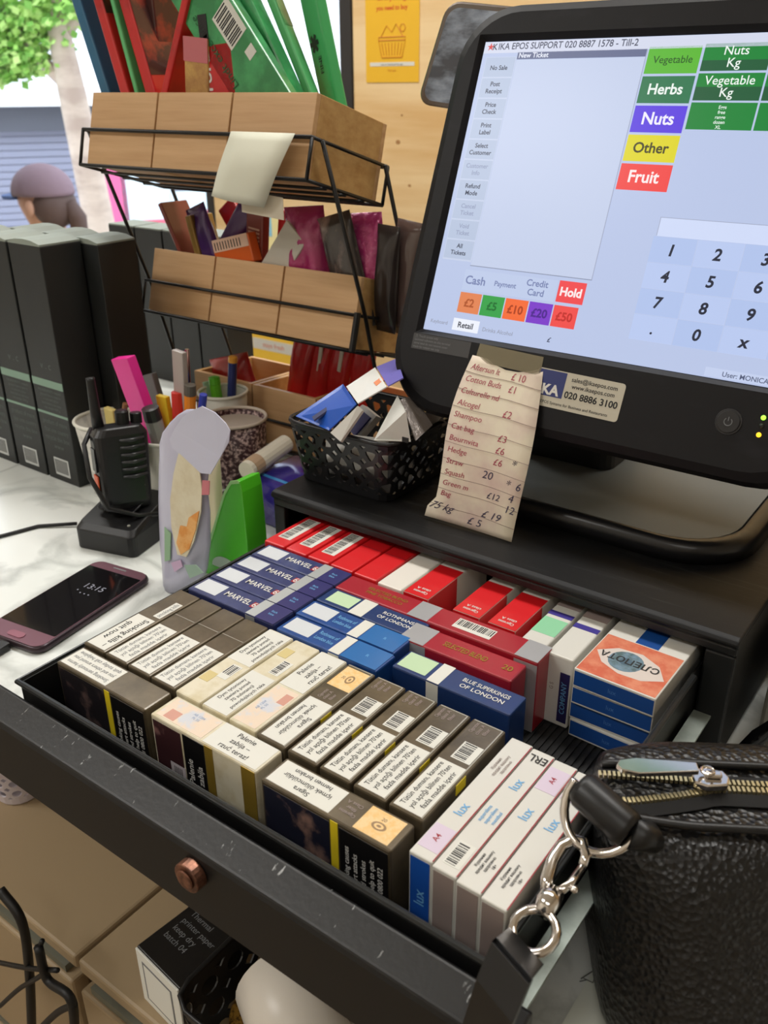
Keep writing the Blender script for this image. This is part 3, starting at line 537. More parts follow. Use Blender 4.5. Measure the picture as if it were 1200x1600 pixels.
# ---------------------------------------------------------------- perforated baskets
def basket(name, label, cat, loc, rot, base, top, hgt, m, rimm, cells, rows, r0=10, sq_=False, solid=1.6):
    t = thing(name, label, cat, loc, (0, 0, rot))
    def per(w, d, r, n):
        pts = [Vector((x, y, 0)) for x, y in rrect(-w/2, -d/2, w/2, d/2, r, 8)]; pts.append(pts[0]); cum = [0]
        for a, b in zip(pts, pts[1:]): cum.append(cum[-1]+(b-a).length)
        def f(s):
            s = (s % 1)*cum[-1]
            for i in range(len(cum)-1):
                if cum[i+1] >= s: return pts[i].lerp(pts[i+1], (s-cum[i])/max(1e-6, cum[i+1]-cum[i]))
        return f
    fb, ft = per(*base, r0, 0), per(*top, r0*1.3, 0)
    def P(s, z): k = z/hgt; q = fb(s).lerp(ft(s), k); return Vector((q.x, q.y, z))
    mb = MB(); rr = random.Random(5)
    z0, z1 = hgt*.13, hgt*.9
    for i in range(cells):
        for j in range(rows):
            sa, sb = i/cells, (i+1)/cells; za, zb = z0+(z1-z0)*j/rows, z0+(z1-z0)*(j+1)/rows
            outer, inner = [], []; ang = rr.uniform(0, 3); n = 12
            for k in range(n):
                a = 2*math.pi*k/n; c, s_ = math.cos(a), math.sin(a); q = 1/max(abs(c), abs(s_))
                outer.append((c*q, s_*q)); e = .78-.3*abs(math.sin(a*1.5+ang)) if not sq_ else .62; inner.append((c*e, s_*e))
            mp = lambda p: P((sa+sb)/2+p[0]*(sb-sa)/2, (za+zb)/2+p[1]*(zb-za)/2)
            mb.add([mp(p) for p in outer]+[mp(p) for p in inner], [(k, (k+1) % n, n+(k+1) % n, n+k) for k in range(n)])
    ns = cells*2
    for za, zb in ((1.5, z0), (z1, hgt)):
        mb.rings([[P(i/ns, za) for i in range(ns)], [P(i/ns, zb) for i in range(ns)]], caps=False)
    mb.build('perforated_wall', m, t, solid=solid, weld=True)
    MB().tube([P(i/ns, hgt) for i in range(ns)], 2.0, 8, closed=True).build('rim', rimm, t, smooth=True)
    mb = MB(); mb.rings([[P(i/ns, z)*1.0 for i in range(ns)] for z in (.3, 2.5)]); mb.build('base', m, t)
    return t
BB = mat('basket_black', (20, 20, 22), .3)
basket('plastic_basket', 'black perforated plastic basket full of packets beside the till screen', 'basket', (12, 335, HZ+.2), 0, (98, 92), (116, 108), 56, BB, BB, 26, 3)
def card(name, label, cat, A, B, w, t, m, y=None, spin=0., group=None, bevel=.8, ext=0):
    """flat upright thing whose long axis goes from point A to point B; width lies across the axis, turned by spin about it"""
    A, B = Vector(A), Vector(B); ax = (B-A).normalized(); A = A-ax*ext
    s0 = Vector((0, 1, 0)).cross(ax); s0 = s0.normalized() if s0.length > .05 else Vector((1, 0, 0)); n0 = ax.cross(s0)*1
    s = s0*math.cos(spin)+n0*math.sin(spin); fr = Fr(A, s, ax)
    th = thing(name, label, cat, A, (0, 0, 0), group); fr.o = Vector((0, 0, 0)); return th, fr, (B-A).length
# contents of the basket: (positions from the photograph, standing in the basket)
def pillow(fr, w, h, t, nx=8, ny=10, crimp=.06, seed=1, wob=.12):
    rr = random.Random(seed); ph = [rr.uniform(0, 6) for _ in range(6)]; mb = MB(); g = [[], []]
    def th(i, j):
        u, v = 2*i/nx-1, j/ny
        e = max(0, 1-u**4)**.5; c = min(1, v/crimp/2, (1-v)/crimp/2); c = max(0, c)
        c = min(1, max(0, (v-crimp)/.2))*min(1, max(0, (1-crimp-v)/.2)); c = c**.6 if c > 0 else 0
        return .4+t/2*e*c*(1+wob*math.sin(5*u+ph[0]+7*v)+wob*math.sin(9*v+ph[1]-4*u))
    for side in (1, -1):
        b = len(mb.v)
        for j in range(ny+1):
            for i in range(nx+1): mb.v.append(fr.p((i/nx-.5)*w, j/ny*h, side*th(i, j)))
        for j in range(ny):
            for i in range(nx):
                q = (b+j*(nx+1)+i, b+j*(nx+1)+i+1, b+(j+1)*(nx+1)+i+1, b+(j+1)*(nx+1)+i); mb.f.append(q if side > 0 else q[::-1]); mb.m.append(0)
    n1 = (nx+1)*(ny+1); bd = [i for i in range(nx+1)]+[j*(nx+1)+nx for j in range(1, ny+1)]+[ny*(nx+1)+i for i in range(nx-1, -1, -1)]+[j*(nx+1) for j in range(ny-1, 0, -1)]
    for a, b in zip(bd, bd[1:]+bd[:1]): mb.f.append((b, a, a+n1, b+n1)); mb.m.append(0)
    return mb
CARDB = mat('blue_card', (26, 82, 180), .35, coat=.3); CARDW = mat('white_gloss_card', (226, 226, 222), .4, coat=.3)
def px(u, v, y): return at_y(u, v, y)
# blue hanging carton
A = Vector((-22, 318, HZ+8)); f0 = Fr((0, 0, 0), (.82, -.1, .5), (-.45, .28, .85))
t = thing('blister_carton', 'blue and white hanging carton with punched slot, in black basket', 'carton', (-20, 330, HZ+6))
tl = [at_y(u, v, 322)-Vector((-20, 330, HZ+6)) for u, v in ((456, 655), (538, 598), (560, 628), (512, 668))]
ff = Fr(tl[0], tl[1]-tl[0], (tl[3]-tl[0]))
def quad_slab(pts, th, off=(0, 0, 0)):
    n = (pts[1]-pts[0]).cross(pts[3]-pts[0]).normalized(); mb = MB(); o_ = Vector(off)
    return mb.add([p+o_ for p in pts]+[p+o_+n*th for p in pts], [(3, 2, 1, 0), (4, 5, 6, 7)]+[(i, (i+1) % 4, 4+(i+1) % 4, 4+i) for i in range(4)])
Bk = Vector((-20, 330, HZ+6))
def pq(y, *uv): return [at_y(u, v, yy)-Bk for (u, v), yy in zip(uv, y if isinstance(y, (tuple, list)) else [y]*4)]
def zq(*uvz): return [at_z(u, v, z)-Bk for u, v, z in uvz]
quad_slab(zq((462, 650, 168), (536, 600, 192), (557, 631, 192), (514, 672, 168)), 1.0).build('blue_flap', CARDB, t)
quad_slab(zq((541, 604, 193), (586, 574, 205), (604, 604, 205), (559, 630, 193)), 1.0).build('white_panel', CARDW, t)
quad_slab(zq((588, 573, 206), (620, 560, 213), (630, 590, 213), (606, 603, 206)), 1.0).build('violet_panel', mat('violet_card', (110, 104, 186), .4), t)
quad_slab(zq((488, 652, 174), (520, 630, 182), (523, 634, 182), (491, 657, 174)), 1.6, (0, -.4, .6)).build('hanger_slot', mat('slot_dark', (60, 64, 96), .8), t)
quad_slab(zq((584, 598, 202), (598, 588, 205), (601, 594, 205), (588, 603, 202)), 1.4, (0, -.2, .4)).build('orange_mark', mat('orange_print', (226, 140, 96), .5), t)
quad_slab(zq((516, 676, 168), (559, 634, 191), (566, 641, 188), (532, 690, 164)), 3.0).build('tray', mat('card_inside', (196, 192, 184), .6), t)
ts = thing('receipt_scrap', 'crumpled white receipt paper at the bottom of the black basket', 'paper', (-26, 306, HZ+5))
pillow(Fr((36, 4, 0), (1, .08, .1), (-.05, .12, .95)), 66, 38, 16, seed=41, wob=.4).build('sheet', mat('receipt_white', (232, 230, 222), .6, bump=(70, .5)), ts, smooth=True)
t = thing('cable_packet', 'navy windowed accessory packet behind blue flap in basket', 'packet', Bk)
quad_slab(pq((334, 342, 336, 326), (535, 660), (566, 632), (588, 650), (558, 686)), 8.0).build('carton', mat('packet_grey', (176, 172, 168), .5), t)
quad_slab(pq((331, 339, 334, 324), (541, 662), (566, 640), (581, 652), (556, 681)), 2.0, (0, -2.2, .6)).build('navy_window', mat('navy_window', (34, 34, 84), .25), t)
t = thing('white_wrapper', 'crumpled white paper wrapper sticking out of the basket', 'wrapper', Bk)
quad_slab(zq((584, 688, 166), (621, 618, 196), (634, 642, 192), (642, 690, 166)), 1.0).build('sheet', mat('crumpled_white', (214, 214, 208), .6, bump=(90, .4)), t)
MB().box(0, 0, 0, 6, 1, 4, 0, Matrix.Translation(at_z(628, 690, 170)-Bk)).build('black_mark', INK, t)
t = thing('foil_wrapper', 'grey crinkled foil wrapper by the till in basket', 'wrapper', Bk)
quad_slab(zq((626, 624, 192), (646, 618, 192), (676, 664, 172), (650, 688, 166)), 1.2).build('sheet', mat('crinkled_foil', (150, 140, 134), .35, .3, bump=(150, .8)), t)
quad_slab(pq((345, 352, 362, 338), (650, 640), (690, 652), (700, 662), (655, 690)), 1.2).build('clear_film', mat('film_grey', (126, 116, 108), .2), t)
# ---------------------------------------------------------------- wire display rack with bamboo boxes
RKY, RX0, RX1 = 390., -424., -104.
TIERS = [(RKY, 349., 16.), (RKY+60, 177., 16.), (RKY+120, 10., 3.)]
WIRE = mat('black_wire', (24, 23, 23), .4, .2)
BAM = []
def bamboo(nm, c1, c2): return mat(nm, c1, .5, var=((4, 60, 90), c2, .35, .7), bump=(40, .04))
BAM1 = bamboo('bamboo', (214, 174, 128), (192, 148, 102)); BAM2 = bamboo('bamboo_grain', (204, 164, 106), (180, 136, 80))
TD = 112.
RK = thing('wire_rack', 'black wire three-tier display rack stepped away from the till', 'display rack', (RX0, RKY, 0))
O = Vector((RX0, RKY, 0))
def tp(i, x, d, h):    # point on a tier: x across, d along its sloping floor, h above it
    y0, z0, s = TIERS[i]; s = math.radians(s); return Vector((x, y0+d*math.cos(s)+h*math.sin(s), z0-d*math.sin(s)+h*math.cos(s)))
for i in range(3):
    m = MB()
    for h in (0, 37): m.tube([tp(i, RX0-4, -4, h)-O, tp(i, RX1+4, -4, h)-O, tp(i, RX1+4, TD+4, h)-O, tp(i, RX0-4, TD+4, h)-O], 1.9, 8, closed=True)
    for x in (RX0-4, RX1+4):
        for d in (-4, TD+4): m.tube([tp(i, x, d, 0)-O, tp(i, x, d, 37)-O], 1.8, 6)
    for d in (25, 55, 85): m.tube([tp(i, RX0-4, d, -2)-O, tp(i, RX1+4, d, -2)-O], 1.6, 6)
    m.build('tray_frame', WIRE, RK, smooth=True)
for x in (RX0-7.5, RX1+7.5):
    for d in (6, TD-6):
        a = tp(0, x, d, 37); b = tp(1, x, d, 37); c = tp(2, x, d, 10); e = Vector((x, c.y+4, 2))
        MB().tube([a-O, b-O, c-O, e-O], 2.2, 8).build('leg', WIRE, RK, smooth=True)
for x in (RX1+6,): MB().tube([tp(1, x, -6, 0)-O, tp(1, x, -6, 40)-O], 3.6, 10).build('side_clip', WIRE, RK)
bl = [['bamboo box of red and blue chocolate bars on the top tier', 'middle bamboo box with gold fudge pack on the top tier', 'bamboo box of green chocolate bars on the top tier'],
      ['bamboo box holding purple wrapped bars on the middle tier', 'bamboo box holding orange and brown wrappers on the middle tier', 'bamboo box holding magenta bags on the middle tier'],
      ['bamboo box under the red bag on the lowest tier', 'bamboo box with red packets on the lowest tier', 'bamboo box on the lowest tier, mostly behind the black basket']]
for i in range(3):
    for j in range(3):
        w = (RX1-RX0)/3; x0 = RX0+j*w+1.2; x1 = x0+w-2.4; a = tp(i, x0, 1, 2.2); H = 74; wt = 6
        t = thing('bamboo_box', bl[i][j], 'box', a, (-TIERS[i][2], 0, 0), 'bamboo boxes on the wire rack'); X, Y = x1-x0, TD-2
        for nm, b_ in (('end_panel', (0, 0, 0, X, wt, H)), ('end_panel', (0, Y-wt, 0, X, Y, H)), ('side_panel', (0, wt, 0, wt, Y-wt, H)), ('side_panel', (X-wt, wt, 0, X, Y-wt, H)), ('bottom_panel', (wt, wt, 0, X-wt, Y-wt, 5))):
            MB().box(*b_).build(nm, BAM1 if nm[0] != 's' else BAM2, t, bevel=.7)
# label paper stuck over the top tier wire
a = tp(0, RX1-80, -9, 42); lp = thing('paper_slip', 'blank cream paper slip hanging on the top tier wire', 'paper slip', a)
LPM = mat('cream_slip', (222, 222, 204), .7, bump=(30, .1))
m = MB(); k = 8
rows = []
for j in range(k+1):
    v = j/k; dz = -58*v; dy = -6-8*math.sin(v*3)-10*v; rows.append([Vector((-8-22*v*v+u*(80-(10*v)), dy-6*math.sin(u*3)*v, dz-6*u*v*v-3)) for u in (0, .25, .5, .75, 1)])
m.rings(rows, caps=False, closed=False); m.build('sheet', LPM, lp, solid=.4, smooth=True)
m = MB().rings([[Vector((6+u*52, -13+2*u, -54-v*20-4*u)) for u in (0, .5, 1)] for v in (0, .5, 1)], caps=False, closed=False); m.build('lower_fold', mat('slip_shade', (206, 196, 176), .7), lp, solid=.4)
# ---------------------------------------------------------------- chocolate bars and wrapped snacks
CB = mat('bar_blue', (28, 100, 138), .3, coat=.5); CR = mat('bar_red', (200, 26, 30), .3, coat=.5, var=((14, 14, 14), (150, 22, 26), .5, .7)); CG = mat('bar_green', (40, 132, 74), .28, coat=.6, var=((30, 30, 30), (66, 168, 100), .45, .65), bump=(50, .35))
CG2 = mat('bar_light_green', (96, 190, 120), .35, coat=.4); CDK = mat('bar_dark_photo', (70, 28, 22), .35, coat=.4, var=((22, 22, 22), (188, 60, 36), .5, .68)); CGD = mat('gold_photo', (206, 164, 92), .4, var=((40, 40, 40), (150, 96, 60), .4, .7))
def bar(tier, box, label, u0, v0, u1, v1, y, w, th, m, spin=90, deep=48, grp='chocolate bars on the top tier', strip=None, txt=None, ink=None, name='chocolate_bar', ln=None, cat='chocolate bar'):
    w = min(w, 60) if spin > 45 else w; dy = w/2*abs(math.sin(math.radians(spin)))+th/2*abs(math.cos(math.radians(spin)))
    yn = y
    A, B = at_y(u0, v0, yn), at_y(u1, v1, yn); ax = (B-A).normalized(); A = A-ax*deep+Vector((0, dy, 0)); B = B+Vector((0, dy, 0))
    if ln: B = A+ax*ln
    L = (B-A).length; side = Vector((0, 1, 0)); perp = ax.cross(side).normalized()   # perp lies in the picture-parallel plane
    a = math.radians(spin); wv = perp*math.cos(a)+side*math.sin(a); t = thing(name, label, cat, A, group=grp); fr = Fr((0, 0, 0), wv, ax)
    if fr.n.dot(CAM-A) < 0: fr = Fr((0, 0, 0), -wv, ax)
    MB().slab(fr, -w/2, 0, w/2, L, -th/2, th/2).build('wrapper', m, t, bevel=min(2, th*.3), seg=2)
    if strip: MB().rect(Fr(fr.p(0, 0, th/2), fr.u, fr.v), -w/2+1, L*strip[0], w/2-1, L*strip[1], .3).build('picture', strip[2], t)
    sgn = 1 if fr.u.dot(CAM-A) > 0 else -1
    sp = Fr(fr.p(sgn*w/2, 0, 0), fr.v, (fr.n if sgn < 0 else -fr.n))
    if txt: MB().text(sp, txt, L*.5, -th*.25, th*.5, 'C', 0, .01, fit=L*.6, lift=.3).build('lettering', ink or GOLD, t)
    return t, fr, L, th
y1 = RKY+32
bar(0, 0, 'blue chocolate bar leaning out at the end of the top tier', 165, 148, 118, 0, y1, 80, 15, CB, 90, txt='CHOCOLATE SEA SALT', ln=215)
bar(0, 0, 'red chocolate bar with gold lettering between blue and light green bars', 195, 148, 152, 0, y1-4, 80, 14, CR, 90, txt='LUXURY MILK', ln=210, strip=(.6, .95, CDK))
bar(0, 0, 'thin light green chocolate bar between two red bars', 211, 140, 174, 0, y1, 76, 6, CG2, 90, ln=205)
bar(0, 0, 'large red and brown chocolate bar with pale lettering on spine', 236, 150, 193, 0, y1+2, 56, 16, CR, 90, strip=(.3, .8, CDK), txt='ROOST MILK', ink=TXW, ln=222)
bar(0, 1, 'red chocolate bar with white edge leaning the opposite way', 256, 142, 288, 0, y1, 28, 9, CR, 90, ln=200, txt='MILK', ink=TXW)
bar(0, 1, 'dark blue chocolate bar leaning beside the gold fudge pack', 262, 134, 302, 38, y1+32, 26, 9, mat('bar_dark_blue', (32, 62, 96), .3, coat=.5), 90, ln=150, txt='DARK', ink=GOLD)
bar(0, 1, 'red and orange chocolate bar standing behind the crossed bars', 250, 146, 232, 0, y1+24, 40, 12, CDK, 90, ln=210)
t, fr, L_, th_ = bar(0, 1, 'gold fudge pack with pink top in the middle box', 307, 146, 305, 58, y1+2, 34, 18, CGD, 0, deep=50, name='fudge_pack', cat='sweets')
MB().rect(Fr(fr.p(0, 0, th_/2), fr.u, fr.v), -17, L_*.78, 17, L_, .4).build('pink_top', mat('pink_foil', (196, 110, 116), .35), t)
t, fr, L_, th_ = bar(0, 1, 'bright red snack pack with white sideways lettering beside fudge', 345, 146, 336, 66, y1+4, 44, 14, CR, 0, deep=50, name='snack_pack', cat='sweets')
ft = Fr(fr.p(-12, 58, th_/2), fr.v, -fr.u); MB().text(ft, 'FUNZA', 20, -2, 11, 'C', 0, .03, lift=.5).build('lettering', TXW, t)
MB().slab(Fr(fr.p(0, 0, th_/2), fr.u, fr.v), -20, 92, -8, 120, .1, .5).build('black_tag', INK, t)
t, fr, L_, th_ = bar(0, 2, 'crinkled green chocolate bar with white barcode leaning over box', 405, 148, 318, 8, y1+4, 62, 12, CG, 0, deep=34, ln=225)
f2 = Fr(fr.p(0, 0, th_/2), fr.u, fr.v); mb = MB().rect(f2, 0, 84, 28, 120, .4, 0); xx = 86.
while xx < 118: mb.rect(f2, 3, xx, 22, xx+1.3, .6, 1); xx += random.choice((2., 2.6, 3.4))
mb.build('barcode', [PWHITE, INK], t)
MB().rect(f2, 12, 62, 24, 72, .4).build('small_label', PWHITE, t)
MB().text(Fr(f2.p(-14, 84), fr.v, -fr.u), 'Lindt excellence', 14, 0, 9, 'C', 0, .0, .2, lift=.5).build('lettering', mat('green_ink', (24, 92, 50), .5), t)
bar(0, 2, 'green chocolate bar leaning behind the barcoded green bar', 446, 146, 378, 0, y1+18, 22, 12, CG, 78, ln=230)
bar(0, 2, 'pale green chocolate bar leaning in the middle of green bars', 476, 142, 420, 0, y1+42, 16, 9, CG2, 80, ln=220, strip=(.5, .9, CG))
t, fr, L_, th_ = bar(0, 2, 'upright green chocolate bar with black script lettering at box end', 508, 145, 478, 0, y1+60, 30, 12, mat('bar_mint_green', (72, 176, 104), .28, coat=.5), 20, deep=46, ln=225)
f2 = Fr(fr.p(0, 0, th_/2), fr.u, fr.v); MB().text(Fr(f2.p(6, 128), fr.v, -fr.u), 'Lindt', 24, 0, 15, 'C', 0, .02, .25, lift=.5).build('lettering', mat('dark_green_ink', (14, 44, 26), .5), t); MB().text(Fr(f2.p(4, 92), fr.v, -fr.u), '✱', 0, 0, 16, 'C', 0, .02, lift=.5).build('emblem', MATS['dark_green_ink'], t); MB().text(Fr(f2.p(4, 50), fr.v, -fr.u), 'FINE', 22, 0, 6, 'C', 0, .01, lift=.5).build('lettering', MATS['dark_green_ink'], t)
# middle tier
def sack(label, u0, v0, u1, v1, y, w, t_, m, deep=45, seed=1, tilt=0, name='snack_bag', grp='wrapped snacks on the middle tier', cat='snack bag', ln=None, yaw=0):
    A, B = at_y(u0, v0, y), at_y(u1, v1, y); ax = (B-A).normalized(); A = A-ax*deep; L = ln or (B-A).length; perp = ax.cross(Vector((0, 1, 0))).normalized(); a = math.radians(yaw)
    wv = perp*math.cos(a)+Vector((0, 1, 0))*math.sin(a); t = thing(name, label, cat, A, group=grp); pillow(Fr((0, 0, 0), -wv, ax), w, L, t_, seed=seed).build('bag', m, t, smooth=True); return t, Fr((0, 0, 0), -wv, ax), L
y2 = RKY+90
PUR = mat('purple_foil', (78, 44, 110), .25, .2, coat=.6, bump=(60, .3)); MAG = mat('magenta_foil', (170, 44, 104), .25, .15, coat=.6, var=((60, 60, 60), (196, 84, 140), .5, .7), bump=(80, .5))
BRN = mat('brown_wrapper', (128, 56, 46), .35, coat=.4); ORG = mat('orange_wrapper', (216, 98, 36), .35, coat=.4); GLD = mat('gold_wrapper', (150, 120, 62), .3, .3)
G3 = 'wrapped snacks on the middle tier'
bar(1, 0, 'thin dark red bar leaning out at the middle tier end', 282, 400, 247, 318, y2, 44, 6, BRN, 88, deep=40, grp=G3)
bar(1, 0, 'gold edged bar standing against the purple bar', 305, 402, 288, 338, y2, 44, 9, GLD, 80, deep=45, grp=G3)
sack('shiny purple wrapped bar standing upright in the bamboo box', 332, 405, 304, 322, y2+12, 34, 14, PUR, seed=2, deep=48)
sack('purple and white wrapper leaning behind the orange wrapper', 352, 395, 388, 326, y2+18, 30, 12, mat('purple_matt', (76, 36, 100), .4, coat=.3), seed=3, deep=25)
t, fr, L_, th_ = bar(1, 1, 'orange wrapper with pale barcode strip tipped on its side', 338, 398, 392, 386, y2-2, 32, 14, ORG, 0, deep=4, grp=G3, name='snack_wrapper')
sg = 1 if fr.u.z > 0 else -1
mb = MB().slab(Fr(fr.p(0, 0, th_/2), fr.u, fr.v), *((2, 2, 16, L_-2) if sg > 0 else (-16, 2, -2, L_-2)), .1, .5, 0)
for q in range(10): mb.slab(Fr(fr.p(0, 0, th_/2), fr.u, fr.v), *((4, 5+q*4.6, 13, 6.6+q*4.6) if sg > 0 else (-13, 5+q*4.6, -4, 6.6+q*4.6)), .5, .6, 1)
mb.build('barcode', [mat('peach_label', (226, 190, 166), .5), INK], t)
t, fr, L_, th_ = bar(1, 1, 'red-brown wrapped bar with barcode strip standing upright', 396, 410, 398, 322, y2+12, 26, 12, BRN, 0, deep=45, grp=G3)
mb = MB(); f2 = Fr(fr.p(0, 0, th_/2), fr.u, fr.v)
for q in range(12): mb.rect(f2, -9, L_-26-q*4.2, 8, L_-24-q*4.2, .3)
mb.build('barcode', mat('tan_print', (196, 160, 140), .5), t)
bar(1, 1, 'short red wrapper at the back of the middle box', 362, 340, 350, 318, y2+36, 30, 8, CR, 0, deep=90, grp=G3, name='snack_wrapper')
bar(1, 2, 'pale card leaning over against the magenta bag', 432, 412, 462, 362, y2, 34, 4, mat('pale_card', (206, 202, 190), .5), 0, deep=20, grp=G3, name='pale_card', cat='card')
bar(1, 2, 'bright red wrapper standing behind the pale card', 442, 400, 446, 330, y2+30, 22, 8, CR, 0, deep=50, grp=G3, name='snack_wrapper')
sack('big magenta foil bag with folded top in bamboo box', 486, 425, 474, 322, y2+14, 56, 26, MAG, seed=4, deep=50)
sack('clear bag of dark sticks leaning beside the magenta bag', 545, 440, 520, 335, y2+10, 46, 16, mat('clear_dark_bag', (72, 66, 64), .2, coat=.6, var=((20, 20, 12), (150, 132, 126), .52, .6)), seed=5, deep=50)
sack('crinkled magenta foil bag behind the sloping rack leg', 576, 440, 566, 332, y2+24, 50, 22, mat('magenta_crinkle', (190, 60, 126), .22, .2, coat=.6, var=((90, 90, 90), (226, 120, 170), .5, .68), bump=(110, .8)), seed=6, deep=50)
sack('dark wrapped bag beside the rack leg in end box', 604, 445, 608, 352, y2+18, 28, 14, mat('dark_bag', (54, 46, 46), .3, coat=.4), seed=7, deep=50)
sack('brown sticks in clear bag just behind the till screen edge', 632, 450, 642, 345, y2+30, 32, 14, mat('brown_clear_bag', (104, 84, 80), .2, coat=.6), seed=8, deep=50)
# lowest tier
y3 = RKY+172; G4 = 'red bags on the lowest tier'
RB = mat('red_bag', (168, 30, 34), .3, coat=.5, bump=(60, .5)); RB2 = mat('bright_red_bag', (204, 34, 40), .3, coat=.5, bump=(60, .4))
sack('dark red crumpled bag lying over the lowest box', 372, 610, 356, 556, y3-14, 76, 26, RB, deep=14, seed=11, grp=G4)
for i, (u0, u1, l) in enumerate(((462, 478, 'red snack bag with gold edge at the box partition'), (492, 506, 'red snack bag with white stripe next to the partition bag'), (522, 540, 'red snack bag with slanted white stripe behind basket'), (560, 574, 'red snack bag at the box end behind the rack leg'))):
    t, fr, L_ = sack(l, u0, 630, u1, 520, y3-10+6*i, 34, 14, RB2 if i else CR, deep=30, seed=20+i, grp=G4)
    if i in (1, 2): MB().slab(fr, 2, L_*.62, 7, L_*.96, 6.0, 8.0).build('white_stripe', PWHITE, t)
# ---------------------------------------------------------------- tall black cartons
CART = mat('carton_black', (26, 28, 28), .5, var=((8, 8, 4), (34, 37, 37), .4, .7)); CTOP_LIT = mat('carton_top_daylight', (142, 150, 140), .6); CGR = mat('carton_green', (124, 152, 134), .5)  # pale lid colour paints window light onto the black carton tops
for xx_, ll in ((-735, 'behind the others, standing by the window'), (-673, 'behind the rack at its window end'), (-611, 'behind the rack next to the end one'), (-549, 'behind the rack in line with the purple bars')):
    t = thing('tall_carton', 'tall slim black carton '+ll, 'carton', (xx_, 645, 0), (0, 0, 0), 'tall black cartons on the counter')
    MB().box(0, 0, 0, 59, 51, 234).build('carton', CART, t, bevel=1); MB().box(.5, .5, 234.2, 58.5, 50.5, 236).build('lid_flap', CTOP_LIT, t)
cl = ['at the counter edge with green band', 'with green band between two others', 'with green band farthest along the counter', 'in the second row beside the rack', 'in the second row', 'in the second row by the window side', 'in the back row near the rack', 'in the back row centre', 'in the back row by the window']
for r in range(2):
    for c in range(3):
        k = min(r*3+c, 8)
        x0 = -456-c*63.+r*26; y0 = 299+r*53.; hh = 279-(r*3)
        if y0+50 > RKY+66: continue
        t = thing('tall_carton', 'tall slim black carton '+(cl[k]), 'carton', (x0, y0, 0), (0, 0, random.uniform(-.6, .6)), 'tall black cartons on the counter')
        MB().box(0, 0, 0, 59, 51, hh-3).build('carton', CART, t, bevel=1)
        tb = MB(); tb.rings([[Vector((x, y, hh-2.9+(3.4*math.sin((x)/59*math.pi) if q else 0))) for x in [0, 10, 20, 30, 40, 50, 59]+[59, 50, 40, 30, 20, 10, 0] for y in [0]] for q in (0, 1)], caps=False) if 0 else None
        MB().prism(Fr((0, 51, 0), (1, 0, 0), (0, 0, 1)), [(.5, hh-2.9), (58.5, hh-2.9), (58.5, hh-1), (44, hh+2.2), (29, hh+3), (15, hh+2.2), (.5, hh-1)], .2, 50.8).build('lid_flap', CTOP_LIT, t)
        if r == 0:
            f = Fr((0, 0, 0), (1, 0, 0), (0, 0, 1))
            MB().rect(f, .5, 118, 58.5, 127, .3).build('green_band', CGR, t); MB().rect(f, .5, 84, 58.5, 87, .3).build('thin_band', CGR, t)
            mb = MB().rect(f, 16, 8, 44, 30, .3, 0)
            for q in range(9): mb.rect(f, 18+q*2.7, 11, 19.4+q*2.7, 28, .45, 1)
            mb.build('barcode', [mat('grey_label', (196, 198, 196), .5), INK], t)
            MB().lines(f, ['INGREDIENTS roasted', 'ground beans keep in', 'a cool dry place', 'best before see base', 'net weight 500 g'], 8, 90, 54, 116, bold=0, lift=.35).build('lettering', mat('dim_print', (88, 100, 92), .6), t); MB().lines(f, ['product of more', 'than one country', 'recycle this box', 'www'], 8, 40, 54, 80, bold=0, lift=.35).build('lettering', MATS['dim_print'], t); MB().text(f, 'v . c', 32, 140, 9, 'C', 0, .0, lift=.35).build('lettering', mat('dim_print', (88, 100, 92), .6), t)
# ---------------------------------------------------------------- phone and cable
PB, PT = at_z(28, 1003, 0), at_z(197, 896, 0)
ang = math.degrees(math.atan2(PT.y-PB.y, PT.x-PB.x))-90
T = thing('smartphone', 'rose gold smartphone lying face up with lit clock on its dark screen', 'phone', (PT.x, PT.y, .2), (0, 0, ang))
ROSE = mat('rose_gold', (128, 90, 102), .3, .5)
pb = MB(); o_ = rrect(-35, -142, 35, 0, 11, 6)
pb.rings([[Vector((x*k, -71+(y+71)*(1-(1-k)*.5), z)) for x, y in o_] for k, z in ((.93, 0), (.985, 1.4), (1, 3.4), (.985, 6), (.95, 7.2))])
pb.build('case', mat('phone_frame', (60, 48, 54), .3, .5), T, smooth=True)
MB().prism(XY, rrect(-33, -140, 33, -2, 10, 6), 7.1, 7.7).build('rose_front', ROSE, T)
MB().prism(XY, rrect(-32.4, -121, 32.4, -14, 1.5, 3), 7.75, 7.95).build('screen', mat('phone_glass', (12, 10, 14), .06, coat=1.), T)
MB().prism(XY, rrect(-9, -136.5, 9, -129, 3.5, 4), 7.75, 8.3).build('home_button', mat('home_rose', (150, 96, 110), .35, .5), T)
MB().prism(XY, rrect(-8, -8, 8, -6.4, .7, 3), 7.75, 8.0).build('earpiece', GREY, T)
fr = Fr((0, 0, 0), (1, 0, 0), (0, 1, 0)); MB().text(fr, '13:15', 4, -48, 8, 'C', 0, 0, lift=8.05).ell(fr, -8, -54, .8, .8, 8.05).ell(fr, -2, -57, .8, .8, 8.05).ell(fr, 3, -57, .8, .8, 8.05).ell(fr, 8, -57, .8, .8, 8.05).build('clock_lettering', scr('phone_glow', (170, 168, 176), .8), T)
c0 = PB+Vector((-2, -10, 0)); a = math.radians(ang)
bt = Vector((PT.x, PT.y, 0))+Vector((math.sin(a)*143, -math.cos(a)*143, 0))
T = thing('charging_cable', 'black charging cable plugged into the phone', 'cable', bt)
MB().box(-5, -16, 1, 5, -.6, 7.5, 0, Matrix.Rotation(a, 4, 'Z')).build('plug', BLK, T, bevel=1)
